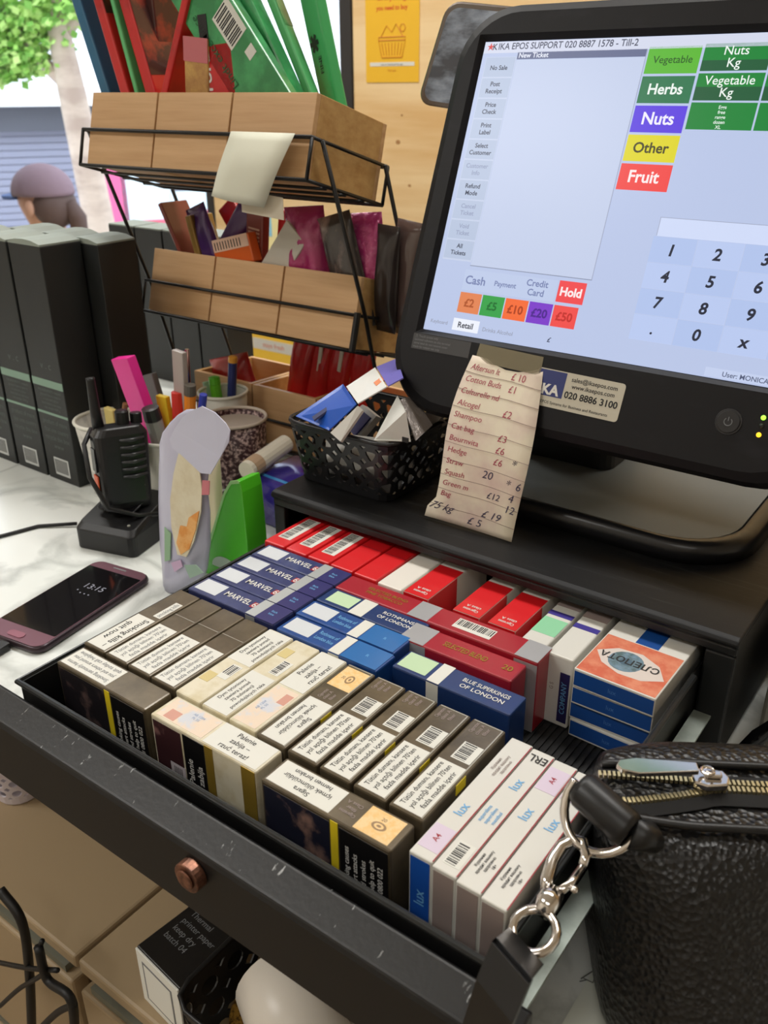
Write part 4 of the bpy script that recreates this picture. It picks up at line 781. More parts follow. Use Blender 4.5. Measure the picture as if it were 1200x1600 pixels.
MB().tube([Matrix.Rotation(a, 4, 'Z') @ Vector(p) for p in ((0, -16, 4), (-3, -28, 3.2), (-20, -38, 2.4), (-60, -34, 2.4), (-140, -20, 2.4))], 1.8, 6).build('cord', BLK, T, smooth=True)
tag(MB().tube([at_z(120, 818, 4), at_z(60, 822, 2.2), at_z(0, 838, 2.2), at_z(-80, 862, 2.2)], 2, 8).build('power_cord', BLK, smooth=True), 'thin black cord running from the radio charger across the marble', 'cable')
# ---------------------------------------------------------------- two-way radio in its charger
A = at_z(120, 855, 0); B = at_z(208, 873, 0); ra = math.degrees(math.atan2(B.y-A.y, B.x-A.x))
T = thing('radio_charger', 'black plastic radio charging cradle on the marble counter', 'charger', (A.x, A.y, 0), (0, 0, ra))
o1, o2 = rrect(0, 0, 72, 76, 7, 4), rrect(3, 6, 69, 74, 7, 4)
m = MB(); m.rings([[Vector((x, y, z+(.22*y if k == 2 else 0))) for x, y in pts] for k, (pts, z) in enumerate(((o1, .2), (o1, 22), (o2, 26)))]); m.build('cradle', BLK, T, bevel=1.5)
m = MB().prism(Fr((0, 0, 30), (1, 0, 0), (0, .976, .215)), rrect(14, 22, 58, 62, 5, 3), 1.0, 3); m.build('socket', BLKG, T, bevel=1)
MB().lathe([(1.6, 0), (1.6, 1.2)], (60, 12, 29), 10).build('status_light', mat('led_grey', (160, 160, 150), .3), T)
T = thing('two_way_radio', 'black handheld two-way radio with stub antenna standing in charger', 'radio', (A.x+30, A.y+46, 34), (-6, 3, 68))
O2 = Vector((0, 0, 3))
def rr_ring(w, d, z, cy=0): return [O2+Vector((x, y+cy, z)) for x, y in rrect(-w/2, -d/2, w/2, d/2, min(w, d)*.3, 4)]
m = MB().rings([rr_ring(46, 22, 0), rr_ring(50, 26, 8), rr_ring(52, 28, 30), rr_ring(54, 30, 62), rr_ring(54, 30, 78), rr_ring(46, 26, 84), rr_ring(44, 24, 86)]); m.build('body', mat('radio_black', (28, 28, 30), .35), T, smooth=False, bevel=1.5)
for i in range(6):
    z = 36+i*7.5; MB().tube([O2+Vector((-4, -15.4, z)), O2+Vector((8, -16.2, z-1)), O2+Vector((21, -15, z+.5))], [1.2, 2.2, 1.2], 8).build('grille_bar', mat('radio_grille', (48, 49, 52), .3), T, smooth=True)
MB().tube([O2+Vector((-18, 4, 84)), O2+Vector((-19, 4, 100)), O2+Vector((-20, 4, 132)), O2+Vector((-20.2, 4, 135))], [6, 5.2, 4.2, 4.4], 12).build('antenna', BLK, T, smooth=True)
MB().lathe([(7, 0), (7, 12), (5.5, 14)], O2+Vector((6, 3, 86)), 14).build('knob', BLK, T); MB().lathe([(6, 0), (6, 10), (5, 11)], O2+Vector((20, 3, 85)), 14).build('knob', BLK, T)
MB().box(-27.8, -8, 20, -26.3, 6, 38, 0, Matrix.Translation(O2)).build('orange_button', mat('radio_orange', (214, 84, 36), .4), T, bevel=.5)
MB().box(-28, -8, 42, -26.3, 6, 66, 0, Matrix.Translation(O2)).build('talk_button', BLKG, T, bevel=.6)
MB().tube([O2+Vector((-22, 16, 82)), O2+Vector((-34, 4, 70)), O2+Vector((-36, -12, 40)), O2+Vector((-24, -20, 8)), O2+Vector((4, -24, -4)), O2+Vector((30, -20, -8))], 2.6, 8).build('wrist_strap', BLK, T, smooth=True)
# ---------------------------------------------------------------- snack pouch and green carton
POY = 212.
outl = [(252, 700), (262, 668), (280, 650), (298, 640), (318, 650), (342, 676), (342, 695), (330, 725), (322, 745), (326, 790), (326, 830), (322, 890), (300, 912), (262, 918), (256, 880), (248, 800), (247, 740)]
c0 = Vector((at_z(285, 905, 0).x, POY, 0))
LIL = mat('lilac_pouch', (196, 194, 216), .4, coat=.3, var=((18, 18, 10), (186, 186, 206), .4, .7))
T = thing('snack_pouch', 'lilac stand-up snack pouch with cream window and orange chips beside drawer', 'snack pouch', c0)
def outpts(o_, y): return [at_y(u, v, y)-c0 for u, v in o_]
prows = [(640, 291, 307), (648, 278, 320), (660, 266, 332), (676, 254, 342), (694, 249, 343), (712, 249, 337), (735, 248, 327), (760, 248, 324), (800, 249, 328), (850, 252, 328), (890, 257, 322), (915, 262, 312)]
def pth_(z): return 2+15*max(0, 1-max(0, z)/165)**.8
m = MB(); rws = []
for v, ul, ur in prows:
    a_, b_ = at_y(ul, v, POY)-c0, at_y(ur, v, POY)-c0; z = max(.5, (a_.z+b_.z)/2); th = pth_(z); rg_ = []
    for i in range(16):
        q = i*math.pi/8; rg_.append(Vector(((a_.x+b_.x)/2+(b_.x-a_.x)/2*math.cos(q), -th*math.sin(q)*(abs(math.sin(q))**.3 if math.sin(q) else 0), z+(0 if z < 1 else (b_.z-a_.z)/2*math.cos(q)))))
    rws.append(rg_[::-1])
m.rings(rws[::-1]); m.build('pouch', LIL, T, smooth=True)
win = [(264, 712), (284, 728), (299, 745), (304, 770), (305, 805), (298, 848), (288, 872), (274, 868), (262, 826), (257, 785), (259, 745)]
wp = [at_y(u, v, POY-17) - c0 for u, v in win]; m = MB(); n = len(wp)
def yfront(p): return -(pth_(p.z)+1.2)
m.add([Vector((p.x, yfront(p), p.z)) for p in wp]+[Vector((p.x, yfront(p)+1, p.z)) for p in wp], [tuple(range(n)), tuple(range(2*n-1, n-1, -1))]+[(i, n+i, n+(i+1) % n, (i+1) % n) for i in range(n)])
W_ = m.build('window', mat('cream_window', (226, 216, 188), .3, coat=.4, var=((30, 30, 30), (214, 200, 168), .45, .6)), T)
def blob(nm, pts, mt, off, par):
    q = [at_y(u, v, POY-17)-c0 for u, v in pts]; n = len(q); m = MB(); m.add([Vector((p.x, yfront(p)-off, p.z)) for p in q]+[Vector((p.x, yfront(p)-off+.8, p.z)) for p in q], [tuple(range(n)), tuple(range(2*n-1, n-1, -1))]+[(i, n+i, n+(i+1) % n, (i+1) % n) for i in range(n)]); return m.build(nm, mt, par)
blob('orange_chips', [(303, 802), (300, 830), (292, 860), (280, 868), (272, 850), (276, 824), (286, 826), (288, 812)], mat('chip_orange', (238, 180, 110), .5, var=((60, 60, 60), (226, 150, 70), .45, .6)), .6, W_)
blob('folded_top', [(250, 692), (256, 676), (268, 658), (282, 648), (298, 641), (318, 651), (335, 668), (342, 680), (340, 698), (330, 720), (317, 746), (302, 744), (270, 716), (255, 705)], mat('lilac_fold', (204, 204, 224), .45), 1.6, T)
blob('red_mark', [(304, 756), (315, 757), (316, 778), (305, 778)], mat('red_print', (204, 120, 128), .5), .4, T)
blob('leaf_print', [(252, 826), (262, 836), (264, 876), (256, 878)], mat('leaf_green', (150, 186, 150), .5), .4, T)
blob('flower_print', [(266, 880), (280, 876), (284, 886), (272, 894)], mat('flower_pink', (206, 176, 206), .5), .5, T)
blob('leaf_print', [(286, 884), (304, 884), (316, 896), (296, 904)], mat('leaf_green2', (150, 176, 160), .5), .4, T)
# second cream bag behind the pouch
t = thing('cream_bag', 'cream paper snack bag tucked between pouch and green carton', 'snack bag', (at_y(330, 820, 275).x, 275, 0))
pillow(Fr((0, 0, 0), (1, .2, 0), (-.02, .05, 1)), 30, 108, 10, seed=31).build('bag', mat('cream_paper_bag', (222, 204, 176), .5), t, smooth=True)
GY = 242.
gp = [(312, 893), (332, 838), (352, 770), (362, 753), (374, 752), (378, 770), (386, 846), (386, 862)]
g0 = Vector((at_z(345, 885, 0).x+6, GY, 0)); G3d = [at_y(u, v, GY)-g0 for u, v in gp]; zlo = min(p.z for p in G3d)
for p in G3d: p.z = max(.6, p.z)
G3d[-1].z = .6; G3d[0].z = .6
T = thing('green_snack_carton', 'bright green wedge-shaped snack carton beside the drawer', 'carton', g0)
GRN = mat('bright_green_card', (86, 204, 40), .35, coat=.4)
m = MB(); m.rings([[p+Vector((0, d, 0)) for p in G3d] for d in (0, 26)]); m.build('carton', GRN, T, bevel=1)
m = MB(); m.rings([[p+Vector((-1.6 if p.z < 90 else -1, d, 1.0)) for p in G3d[:5]]+[p+Vector((0, d, -2)) for p in reversed(G3d[:5])] for d in (-.8, -.2)]); m.build('white_edge', mat('pale_green_edge', (176, 232, 150), .5), T)
ctr = at_y(352, 878, GY)-g0; fr = Fr((0, 0, 0), (1, 0, 0), (0, 0, 1))
sfr = Fr((ctr.x, -.1, 14), (1, 0, 0), (0, 0, 1)); MB().prism(sfr, [(18*math.cos(math.radians(a)), 13*math.sin(math.radians(a))) for a in range(-0, 181, 12)], .1, .5).build('round_sticker', mat('sticker_grey', (206, 222, 206), .5), T)
# ---------------------------------------------------------------- cups with pens
def cup(label, c, r0, r1, h, m, inner, name='paper_cup'):
    t = thing(name, label, 'cup', (c.x, c.y, .2)); MB().lathe([(r0-1, 3), (r0, 0), (r0+.3, 2), (r1, h-3), (r1-.8, h-3), (r0-.8, 4), (0.2, 4)], n=32, caps=False).build('wall', m, t, smooth=True)
    MB().tube([(r1*math.cos(i*math.pi/16), r1*math.sin(i*math.pi/16), h-2) for i in range(32)], 2, 8, closed=True).build('rolled_rim', inner, t, smooth=True)
    MB().lathe([(r0-1, 2.4), (r0-1, 3.4)], n=24).build('bottom', inner, t); return t
CW = mat('cup_white', (228, 226, 214), .5)
BEAN = mat('bean_print', (62, 28, 36), .4, var=((230, 230, 230), (214, 186, 180), .48, .64))
cB = at_z(268, 672, 96); cL = at_z(168, 652, 88); cN = at_z(366, 650, 80); cK = at_z(348, 612, 84)
cup('white paper cup packed with pens and a pink marker', cB, 30, 42, 96, CW, CW)
cup('white paper cup with card slips behind the two-way radio', cL, 27, 37, 88, mat('cup_patterned', (214, 212, 204), .5, var=((60, 60, 60), (190, 188, 182), .5, .6)), CW)
t = cup('coffee bean patterned paper cup standing in front of the bamboo boxes', cN, 32, 37, 80, BEAN, mat('cup_rim_beige', (212, 198, 182), .5))
MB().lathe([(.2, 70), (34.6, 70.4)], n=28).build('lid', mat('cup_inner_beige', (192, 178, 164), .6), t)
cup('white paper cup with green and blue pens behind the bean cup', cK, 24, 30, 86, CW, CW)
def pen(label, cupc, u, v, y, r, m, base=(0, 0), name='pen', tipm=None, tipl=0, grp='pens in the paper cups', sq_=False):
    top = at_y(u, v, y); b = Vector((cupc.x+base[0], cupc.y+base[1], 8)); ax = (top-b).normalized(); t = thing(name, label, 'stationery', b, group=grp); L = (top-b).length
    if sq_:
        w = ax.cross(Vector((0, 1, 0))).normalized(); MB().slab(Fr((0, 0, 0), w, ax), -r, 0, r, L-tipl, -r*.4, r*.4).build('barrel', m, t, bevel=1)
        if tipl: MB().slab(Fr((0, 0, 0), w, ax), -r, L-tipl, r, L, -r*.4, r*.4).build('cap', tipm, t, bevel=1)
    else:
        MB().tube([Vector(), ax*(L-tipl-.5), ax*(L-tipl)], [r, r, r*.9], 12).build('barrel', m, t, smooth=False, bevel=.5)
        if tipl: MB().tube([ax*(L-tipl+.1), ax*(L-1), ax*L], [r*1.05, r, r*.6], 12).build('cap', tipm, t)
    return t
yb = cB.y
MAGP = mat('marker_pink', (232, 44, 150), .35)
pen('thick flat pink highlighter leaning out of the cup', cB, 192, 558, yb-24, 14, MAGP, (4, -6), 'highlighter', sq_=True)
pen('grey marker with black cap standing in the cup', cB, 234, 636, yb-30, 9, mat('marker_grey', (150, 150, 146), .4), (10, -10), 'marker', mat('marker_cap', (40, 40, 40), .4), 14)
pen('grey metal clip ruler behind the pink highlighter', cB, 233, 584, yb+16, 9, mat('ruler_grey', (104, 104, 104), .4, .3), (0, 12), 'ruler', sq_=True)
pen('yellow and black pencil standing in the pen cup', cB, 254, 618, yb-4, 8, mat('pencil_yellow', (230, 200, 40), .4), (0, 2), 'pencil', sq_=True)
pen('frosted plastic knife standing in the pen cup', cB, 280, 548, yb+4, 8, mat('frosted_plastic', (176, 166, 160), .3), (6, 4), 'plastic_knife', sq_=True)
pen('bent metal tweezers behind the frosted plastic knife', cB, 292, 545, yb+18, 2.2, CHROME, (14, 8), 'tweezers')
pen('red marker in the pen cup beside the orange one', cB, 278, 612, yb+2, 7, mat('pen_red', (214, 52, 40), .4), (12, -6), 'marker')
pen('orange highlighter with grey cap in the pen cup', cB, 297, 600, yb+2, 6, mat('pen_orange', (238, 140, 32), .4), (16, 0), 'highlighter', mat('cap_grey', (90, 84, 76), .5), 12)
pen('blue pen leaning at the rim of the pen cup', cB, 318, 616, yb-2, 4, mat('pen_blue', (46, 60, 170), .4), (20, -4), 'pen')
pen('pale yellow card strip in the patterned cup', cL, 172, 638, cL.y, 8, mat('card_yellow', (226, 206, 130), .5), (0, 6), 'card_strip', sq_=True)
pen('brown stick leaning in the patterned cup', cL, 196, 630, cL.y+4, 3, mat('stick_brown', (140, 96, 60), .5), (-6, 0), 'stick')
pen('green highlighter in the cup behind the bean cup', cK, 334, 588, cK.y, 7, mat('pen_green', (110, 200, 46), .4), (-6, 0), 'highlighter', mat('cap_green', (96, 186, 40), .4), 10)
pen('dark blue pen with orange end behind the bean cup', cK, 364, 556, cK.y+4, 5.5, mat('pen_navy', (40, 50, 110), .4), (4, 0), 'pen', mat('pen_end_orange', (226, 160, 60), .4), 8)
pen('clear green pen beside the green highlighter', cK, 322, 596, cK.y+4, 5, mat('pen_mint', (150, 186, 150), .4), (-12, 4), 'pen')
# ---------------------------------------------------------------- purple packet, paper roll, black folder
A = at_z(385, 812, 0)
T = thing('purple_packet', 'shiny purple foil packet lying between green carton and till drawer', 'packet', (-138, 352, .3), (0, 0, -4))
MB().rings([[Vector((x, y, z)) for x, z in ((-46, 0), (46, 0), (49, 22), (44, 44), (30, 50), (-30, 50), (-46, 42), (-49, 20))] for y in (0, 2)], caps=True) if 0 else None
m = MB(); pr = rrect(-46, 0, 46, 52, 12, 4)
m.rings([[Vector((x*(.9 if k in (0, 4) else 1), y, 26+(z-26)*(.9 if k in (0, 4) else 1))) for x, z in pr] for k, y in enumerate((0, 6, 40, 74, 80))]); m.build('wrapper', mat('purple_gloss', (54, 44, 140), .18, .2, coat=.7, bump=(30, .3)), T, smooth=True)
MB().rings([[Vector((x*1.004, y, 26+(z-26)*1.004)) for x, z in pr] for y in (10, 15)], caps=False).build('blue_band', mat('cyan_band', (70, 160, 230), .2, .2, coat=.5), T, smooth=True)
T = thing('black_folder', 'flat black folder with white edge under the bean cup side', 'folder', (-236, 470, .3), (0, 0, 8))
MB().box(-20, -95, 0, 170, 14, 5).build('cover', BLK, T, bevel=1); MB().box(-20, 9, 5.2, 168, 13, 7).build('white_edge', mat('edge_white', (236, 236, 240), .4), T)
T = thing('paper_roll', 'off-white rolled paper with brown band lying on the purple packet', 'paper roll', (-163, 344, 63.5), (0, 0, 0))
d = Vector((-11, 74, 5)); MB().tube([Vector((0, 0, 0)), d*.3, d], [10, 10.5, 10], 16).build('roll', mat('roll_paper', (222, 216, 200), .6), T)
MB().tube([d*.08, d*.28], [10.8, 10.9], 16).build('brown_band', mat('roll_brown', (184, 156, 128), .6), T)
# ---------------------------------------------------------------- white printed sheet, cables and device right of the drawer
T = thing('printed_sheet', 'white printed sheet with line drawing beside the drawer rail', 'paper sheet', (361, 6, .2), (0, 0, 0))
MB().box(0, 0, 0, 150, 190, .6).build('sheet', mat('sheet_white', (228, 232, 222), .5), T)
fr = Fr((0, 0, .6), (1, 0, 0), (0, 1, 0)); MB().rect(fr, 0, 78, 60, 78.5, .1).build('fold_line', mat('fold_grey', (150, 156, 150), .7), T)
a_ = at_z(908, 1530, .8)-Vector((361, 6, 0)); b_ = at_z(968, 1518, .8)-Vector((361, 6, 0))
MB().tube([Vector((a_.x, a_.y, 1.1)).lerp(Vector((b_.x, b_.y, 1.1)), i/10)+Vector((0, 7*math.sin(i/10*math.pi), 0)) for i in range(11)], .35, 5).tube([Vector((a_.x, a_.y, 1.1)).lerp(Vector((b_.x, b_.y, 1.1)), i/10)+Vector((2*math.sin(i*2.4), -2+1.6*math.sin(i*1.7), 0)) for i in range(11)], .3, 5).build('line_drawing', mat('print_line', (110, 112, 108), .7), T)
T = thing('card_terminal', 'grey card machine standing in shadow right of the till drawer', 'card machine', (403, 314, 0), (0, 0, 0))
MB().rings([[Vector((x, y, z)) for x, y in rrect(-26, -12, 30, 60, 6, 3)] for z in (.3, 70)]+[[Vector((x, y, 76)) for x, y in rrect(-22, -8, 26, 56, 6, 3)]]).build('case', mat('terminal_grey', (176, 172, 160), .5), T)
MB().box(-18, -12.8, 14, 22, -12.1, 34).build('paper_slot', BLK, T)
T = thing('dark_filler_box', 'plain black box added to darken the gap behind the grey card machine', 'printer', (371, 400, 0))  # plain black box added so the strip behind the card machine stays dark
MB().rings([[Vector((x, y, z)) for x, y in rrect(0, 0, 140, 170, 10, 4)] for z in (.3, 130)]+[[Vector((x, y, 140)) for x, y in rrect(6, 6, 134, 164, 10, 4)]]).build('case', BLK, T)
MB().box(20, 40, 140.2, 120, 46, 141).build('paper_slot', BLKG, T)
T = thing('cable_plug', 'black cable with white plug lying beside the drawer housing', 'cable', (376, 262, .3))
MB().box(-8, -10, 0, 4, 12, 9).build('plug', WHITE, T, bevel=1.5)
MB().tube([(0, 14, 7), (6, 22, 18), (14, 22, 30), (30, 12, 40), (56, -4, 30), (84, -6, 10)], 6, 10).build('cord', BLKG, T, smooth=True)
# ---------------------------------------------------------------- leather handbag
def leather():
    m = mat('black_leather', (17, 17, 18), .34, spec=.5); nt = m.node_tree; b = nt.nodes['Principled BSDF']
    tc = nt.nodes.new('ShaderNodeTexCoord'); vo = nt.nodes.new('ShaderNodeTexVoronoi'); vo.inputs['Scale'].default_value = 330; nz = nt.nodes.new('ShaderNodeTexNoise'); nz.inputs['Scale'].default_value = 60
    mx = nt.nodes.new('ShaderNodeMath'); mx.operation = 'ADD'; bp = nt.nodes.new('ShaderNodeBump'); bp.inputs['Strength'].default_value = .55; bp.inputs['Distance'].default_value = .0018
    l = nt.links.new; l(tc.outputs['Object'], vo.inputs['Vector']); l(tc.outputs['Object'], nz.inputs['Vector']); l(vo.outputs['Distance'], mx.inputs[0]); l(nz.outputs['Fac'], mx.inputs[1]); l(mx.outputs[0], bp.inputs['Height']); l(bp.outputs[0], b.inputs['Normal']); return m
LEA = leather(); LEAS = mat('smooth_leather', (20, 20, 21), .4)
BZ = 114.     # height of the zip above the counter
Zs = at_z(945, 1228, BZ); Zr = at_z(1200, 1240, BZ); wd = Vector((Zr.x-Zs.x, Zr.y-Zs.y, 0)).normalized(); nd = Vector((wd.y, -wd.x, 0))   # nd points to the near face
bo = Vector((Zs.x, Zs.y, 0))
BAG = thing('handbag', 'black pebbled leather handbag with open gold zip beside the drawer', 'handbag', bo)
def bp_(a, b, z): return wd*a+nd*b+Vector((0, 0, z))
LB = 235.
def section(a, z0=0.6):
    # closed loop around the bag at length a: from near top edge down the near face, under, up the back
    e = min(1, max(0, (a+4)/40))**.5*min(1, max(0, (LB-a)/40))**.5; w = 10+40*e; s = 5*math.sin(a*.05)
    return [(a, 12+6*e, BZ-1), (a, 16+10*e, BZ+1), (a, 22+20*e+s, BZ-9), (a, 22+30*e+s, BZ-34), (a, 26+48*e, BZ-66), (a, 32+60*e, 14), (a, 28+58*e, z0), (a, -30-8*e, z0), (a, -36-24*e, 14), (a, -36-28*e, BZ-50), (a, -30-24*e, BZ-12), (a, -18-14*e, BZ+3), (a, -9-6*e, BZ-1)]
m = MB(); m.rings([[bp_(*p) for p in section(a)] for a in (-2, 6, 16, 32, 52, 80, 110, 140, 170, 200, 222, LB-2)], closed=True)
ob = m.build('body', LEA, BAG, smooth=True); sd = ob.modifiers.new('sub', 'SUBSURF'); sd.levels = 2; sd.render_levels = 2
# zip: closed from the slider to the right, opened to the left
SLA = (at_z(1108, 1240, BZ)-bo).dot(wd)
GZ = mat('zip_gold', (214, 200, 156), .3, .85); ZT = mat('zip_tape', (18, 18, 19), .8)
def zpath(side):
    pts = []
    for i in range(40):
        a = -2+i*4.6
        o_ = (2.2 if a > SLA else 2.2+min(1, (SLA-a)/46)**.8*(11 if side > 0 else 2.5)); pts.append(bp_(a+(6*(o_/12) if side > 0 else 0), side*o_, BZ+3.2))
    return pts
for sd_ in (1, -1):
    P_ = zpath(sd_); m = MB()
    for i in range(len(P_)-1):
        for q in (.0, .5):
            c = P_[i].lerp(P_[i+1], q); d_ = (P_[i+1]-P_[i]).normalized(); s_ = d_.cross(Vector((0, 0, 1)))
            m.slab(Fr(c, d_, s_), -.65, -1.7, .65, 1.7, -1.0, 1.0)
    m.build('zip_teeth', GZ, BAG)
    tp_ = MB(); tp_.rings([[p+nd*(sd_*2.2)+Vector((0, 0, -.6)), p+nd*(sd_*8)+Vector((0, 0, -3))] for p in P_] if sd_ > 0 else [[p+nd*(sd_*8)+Vector((0, 0, -3)), p+nd*(sd_*2.2)+Vector((0, 0, -.6))] for p in P_], caps=False, closed=False); tp_.build('zip_tape', ZT, BAG, solid=.8)
# dark lining under the zip, welted edges
MB().rings([[bp_(a, b, BZ-4) for b in (-9, 14)] for a in (0, 60, 120, 180, 226)], caps=False, closed=False).build('lining', mat('bag_lining', (10, 10, 10), .9), BAG, solid=.6)
for b0, b1 in ((18, 10), (-11, -6)): MB().tube([bp_(a, b0+b1*min(1, max(0, a+4)/40)**.5*.9, BZ+2.6) for a in range(0, 228, 8)], 2.2, 8).build('welt', LEAS, BAG, smooth=True)
sl_ = bp_(SLA, 0, BZ+5); fz = Fr(sl_, wd, -nd)
m = MB().prism(fz, [(-9, -4), (-3, -6.5), (7, -5), (9, 0), (7, 5), (-3, 6.5), (-9, 4)], 0, 4).prism(fz, [(-3, -2), (5, -2), (5, 2), (-3, 2)], 4.2, 6.5); m.build('zip_slider', CHROME, BAG, bevel=.8)
m = MB().tube([fz.p(-2+3*math.cos(a*.5), 3*math.sin(a*.5), 7.5) for a in range(13)], .9, 6, closed=False); m.prism(fz, [(-7, -3), (-36, -6.5), (-44, -4.5), (-46, -1), (-44, 2.5), (-36, 4.5), (-7, 3)], 7.2, 10); m.build('zip_pull', CHROME, BAG, bevel=.6)
# loop and D-ring
la, lb = at_z(905, 1228, BZ+14)-bo, at_z(985, 1300, BZ+6)-bo
MB().tube([la, la.lerp(lb, .1), la.lerp(lb, .9), lb], [7.5, 9, 9, 8.4], 14).build('strap_loop', LEAS, BAG, smooth=True)
MB().tube([lb, lb+wd*10+Vector((0, 0, -4)), bp_(16, 16, BZ-4)], [8, 6, 4], 10).build('loop_tab', LEAS, BAG, smooth=True)
e = (lb-la).normalized(); dn = (at_z(925, 1345, BZ-10)-bo)-(la+lb)/2; dn = dn-e*dn.dot(e); dnl = dn.length; dn.normalize(); hl = (lb-la).length/2+3
rg = []
for i in range(15):
    t_ = math.pi*i/14; rg.append((la+lb)/2+e*(hl*math.cos(t_))+dn*(dnl*.95*math.sin(t_)))
MB().tube([rg[0]-dn*1]+rg+[rg[-1]-dn*1], 2.3, 10).build('d_ring', CHROME, BAG, smooth=True)
# swivel clip and shoulder strap
T = thing('shoulder_strap', 'black bag strap with chrome swivel clip draped over the drawer front', 'bag strap', bo)
k0 = (la+lb)/2+dn*dnl*.95; k1 = at_z(838, 1448, 96)-bo; ax = (k1-k0).normalized(); sdv = ax.cross(Vector((0, 0, 1))).normalized()
hook = [k0+ax*(-6), k0+ax*0+sdv*6, k0+ax*12+sdv*8, k0+ax*30+sdv*7, k0+ax*46+sdv*3]
Lk = (k1-k0).length
clip = MB().tube([k0+ax*(Lk*q)+sdv*(w_) for q, w_ in ((.62, 3), (.5, 5), (.3, 6.5), (.1, 6), (-.04, 2), (-.05, -2), (.08, -6), (.2, -6.5))], [2.6, 3.2, 3, 2.8, 2.5, 2.5, 2.4, 2], 10)
clip.tube([k0+ax*(Lk*.22)-sdv*6.5, k0+ax*(Lk*.45)-sdv*5, k0+ax*(Lk*.62)-sdv*1], [1.8, 2.0, 2.2], 8).tube([k0+ax*(Lk*.58), k0+ax*(Lk*.72), k0+ax*(Lk*.86)], [5, 5.5, 4], 12)
clip.build('swivel_clip', CHROME, T, smooth=True)
MB().lathe([(1.2, 0), (2.2, 1.4), (1.2, 3)], k0+ax*(Lk*.5)-sdv*8, 10).build('clip_button', CHROME, T, smooth=True)
e2 = Vector((.2, .8, -.3)).normalized(); k2 = k1+ax*2
kk = ax.cross(e2).normalized(); MB().tube([k2+ax*(9*math.cos(i*math.pi/8))*1.1+sdv*(9.5*math.sin(i*math.pi/8)) for i in range(16)], 2.2, 8, closed=True).build('strap_ring', CHROME, T, smooth=True)
s0 = k2+ax*8; s1 = at_y(800, 1500, -48)-bo; s2 = at_y(775, 1560, -56)-bo; s3 = at_y(742, 1660, -58)-bo; s4 = s3+Vector((-10, -2, -150))
m = MB(); wv = Vector((.9, -.35, 0)).normalized()
pth = [s0+Vector((0, 0, 1)), s0.lerp(s1, .6)+Vector((0, -4, 2)), s1, s2, s3, s4]
m.rings([[p-wv*11+nrm*1.8, p+wv*11+nrm*1.8, p+wv*11-nrm*1.8, p-wv*11-nrm*1.8] for p, nrm in zip(pth, [Vector((.2, -.6, .8)).normalized()]*2+[Vector((0, -1, .3)).normalized()]*4)]); m.build('strap', LEAS, T, bevel=.8)
# ---------------------------------------------------------------- cabinets under the counter
CZ = -262.
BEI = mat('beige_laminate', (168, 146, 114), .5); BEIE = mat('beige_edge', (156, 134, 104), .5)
for x0, x1, l in ((-560., -76., 'beige low drawer cabinet under the counter, left of the lock'), (-72., 420., 'beige low drawer cabinet under the counter holding the carton')):
    t = thing('drawer_cabinet', l, 'cabinet', (x0, 6, FLOOR)); w = x1-x0; H = CZ-FLOOR
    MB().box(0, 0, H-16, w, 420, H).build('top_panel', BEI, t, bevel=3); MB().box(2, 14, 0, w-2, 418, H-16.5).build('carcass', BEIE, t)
    for q in range(3):
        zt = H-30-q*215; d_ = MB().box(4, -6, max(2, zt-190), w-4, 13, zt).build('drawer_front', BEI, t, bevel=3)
        MB().box(16, -2, zt+1, w-16, 12, zt+9).build('handle_recess', mat('recess_grey', (112, 112, 98), .6), d_)
p = at_z(225, 1560, CZ)
t = thing('black_carton', 'black printed carton with white side standing on the beige cabinet', 'carton', (p.x, p.y, CZ+.3), (0, 0, -6))
MB().box(0, 2, 0, 58, 66, 62).build('carton', BLKP, t, bevel=1); MB().box(.5, 0, .5, 57.5, 1.8, 61.5).build('white_side', WHITE, t, bevel=.5)
MB().lines(Fr((8, 20, 62), (1, 0, 0), (0, 1, 0)), ['Thermal', 'printer paper', 'keep dry', 'batch 04'], 0, 0, 40, 36, bold=0, al='L').build('lettering', GREY, t)
fr = Fr((0, 0, 0), (1, 0, 0), (0, 0, 1)); MB().rect(fr, 8, 8, 48, 52, .3).rect(fr, 10, 10, 46, 50, .4, 1).build('side_panel_print', [GREY, WHITE], t)
bk = at_z(480, 1560, CZ)
BB2 = mat('basket_black_matt', (26, 26, 27), .4)
mg = at_z(500, 1540, CZ+90); basket('storage_basket', 'large black perforated basket under the drawer front', 'basket', (mg.x+6, mg.y+2, CZ+.4), 0, (150, 130), (176, 150), 90, BB2, BB2, 22, 3, 14, True)
t = thing('paper_mug', 'white ceramic mug lying inside the under-counter basket', 'mug', (mg.x-30, mg.y-14, CZ+90), (90, 0, 62))
MB().lathe([(30, 0), (33, 3), (34, 78), (31, 78), (30, 6), (.2, 5)], n=28).build('wall', mat('mug_white', (226, 218, 206), .35), t, smooth=True)
MB().tube([(33, 0, 60), (50, 0, 56), (54, 0, 38), (48, 0, 22), (33, 0, 18)], 4, 8).build('mug_handle', mat('mug_white2', (216, 206, 192), .35), t, smooth=True)
gt = at_z(362, 1650, CZ); t = thing('gold_tin', 'round tin with gold patterned lid inside the large black basket', 'tin', (mg.x-34, mg.y-20, CZ+3.2))
MB().lathe([(28, 0), (30, 2), (30, 46), (29, 48), (.2, 48)], n=28).build('tin', mat('tin_cream', (214, 206, 190), .4), t); MB().lathe([(31, 38), (31.4, 39), (31.4, 50), (30, 52), (.2, 51)], n=28, caps=False).build('gold_lid', mat('gold_pattern', (176, 134, 58), .3, .6, var=((260, 260, 260), (90, 64, 30), .45, .6)), t)
wbp = at_z(4, 1222, CZ); basket('white_basket', 'white plastic basket with oval holes on the beige cabinet', 'basket', (wbp.x+2, wbp.y+30, CZ+.4), 0, (96, 96), (128, 128), 84, mat('basket_white', (214, 206, 216), .45), mat('basket_white', (214, 206, 216), .45), 24, 4, 22, True)
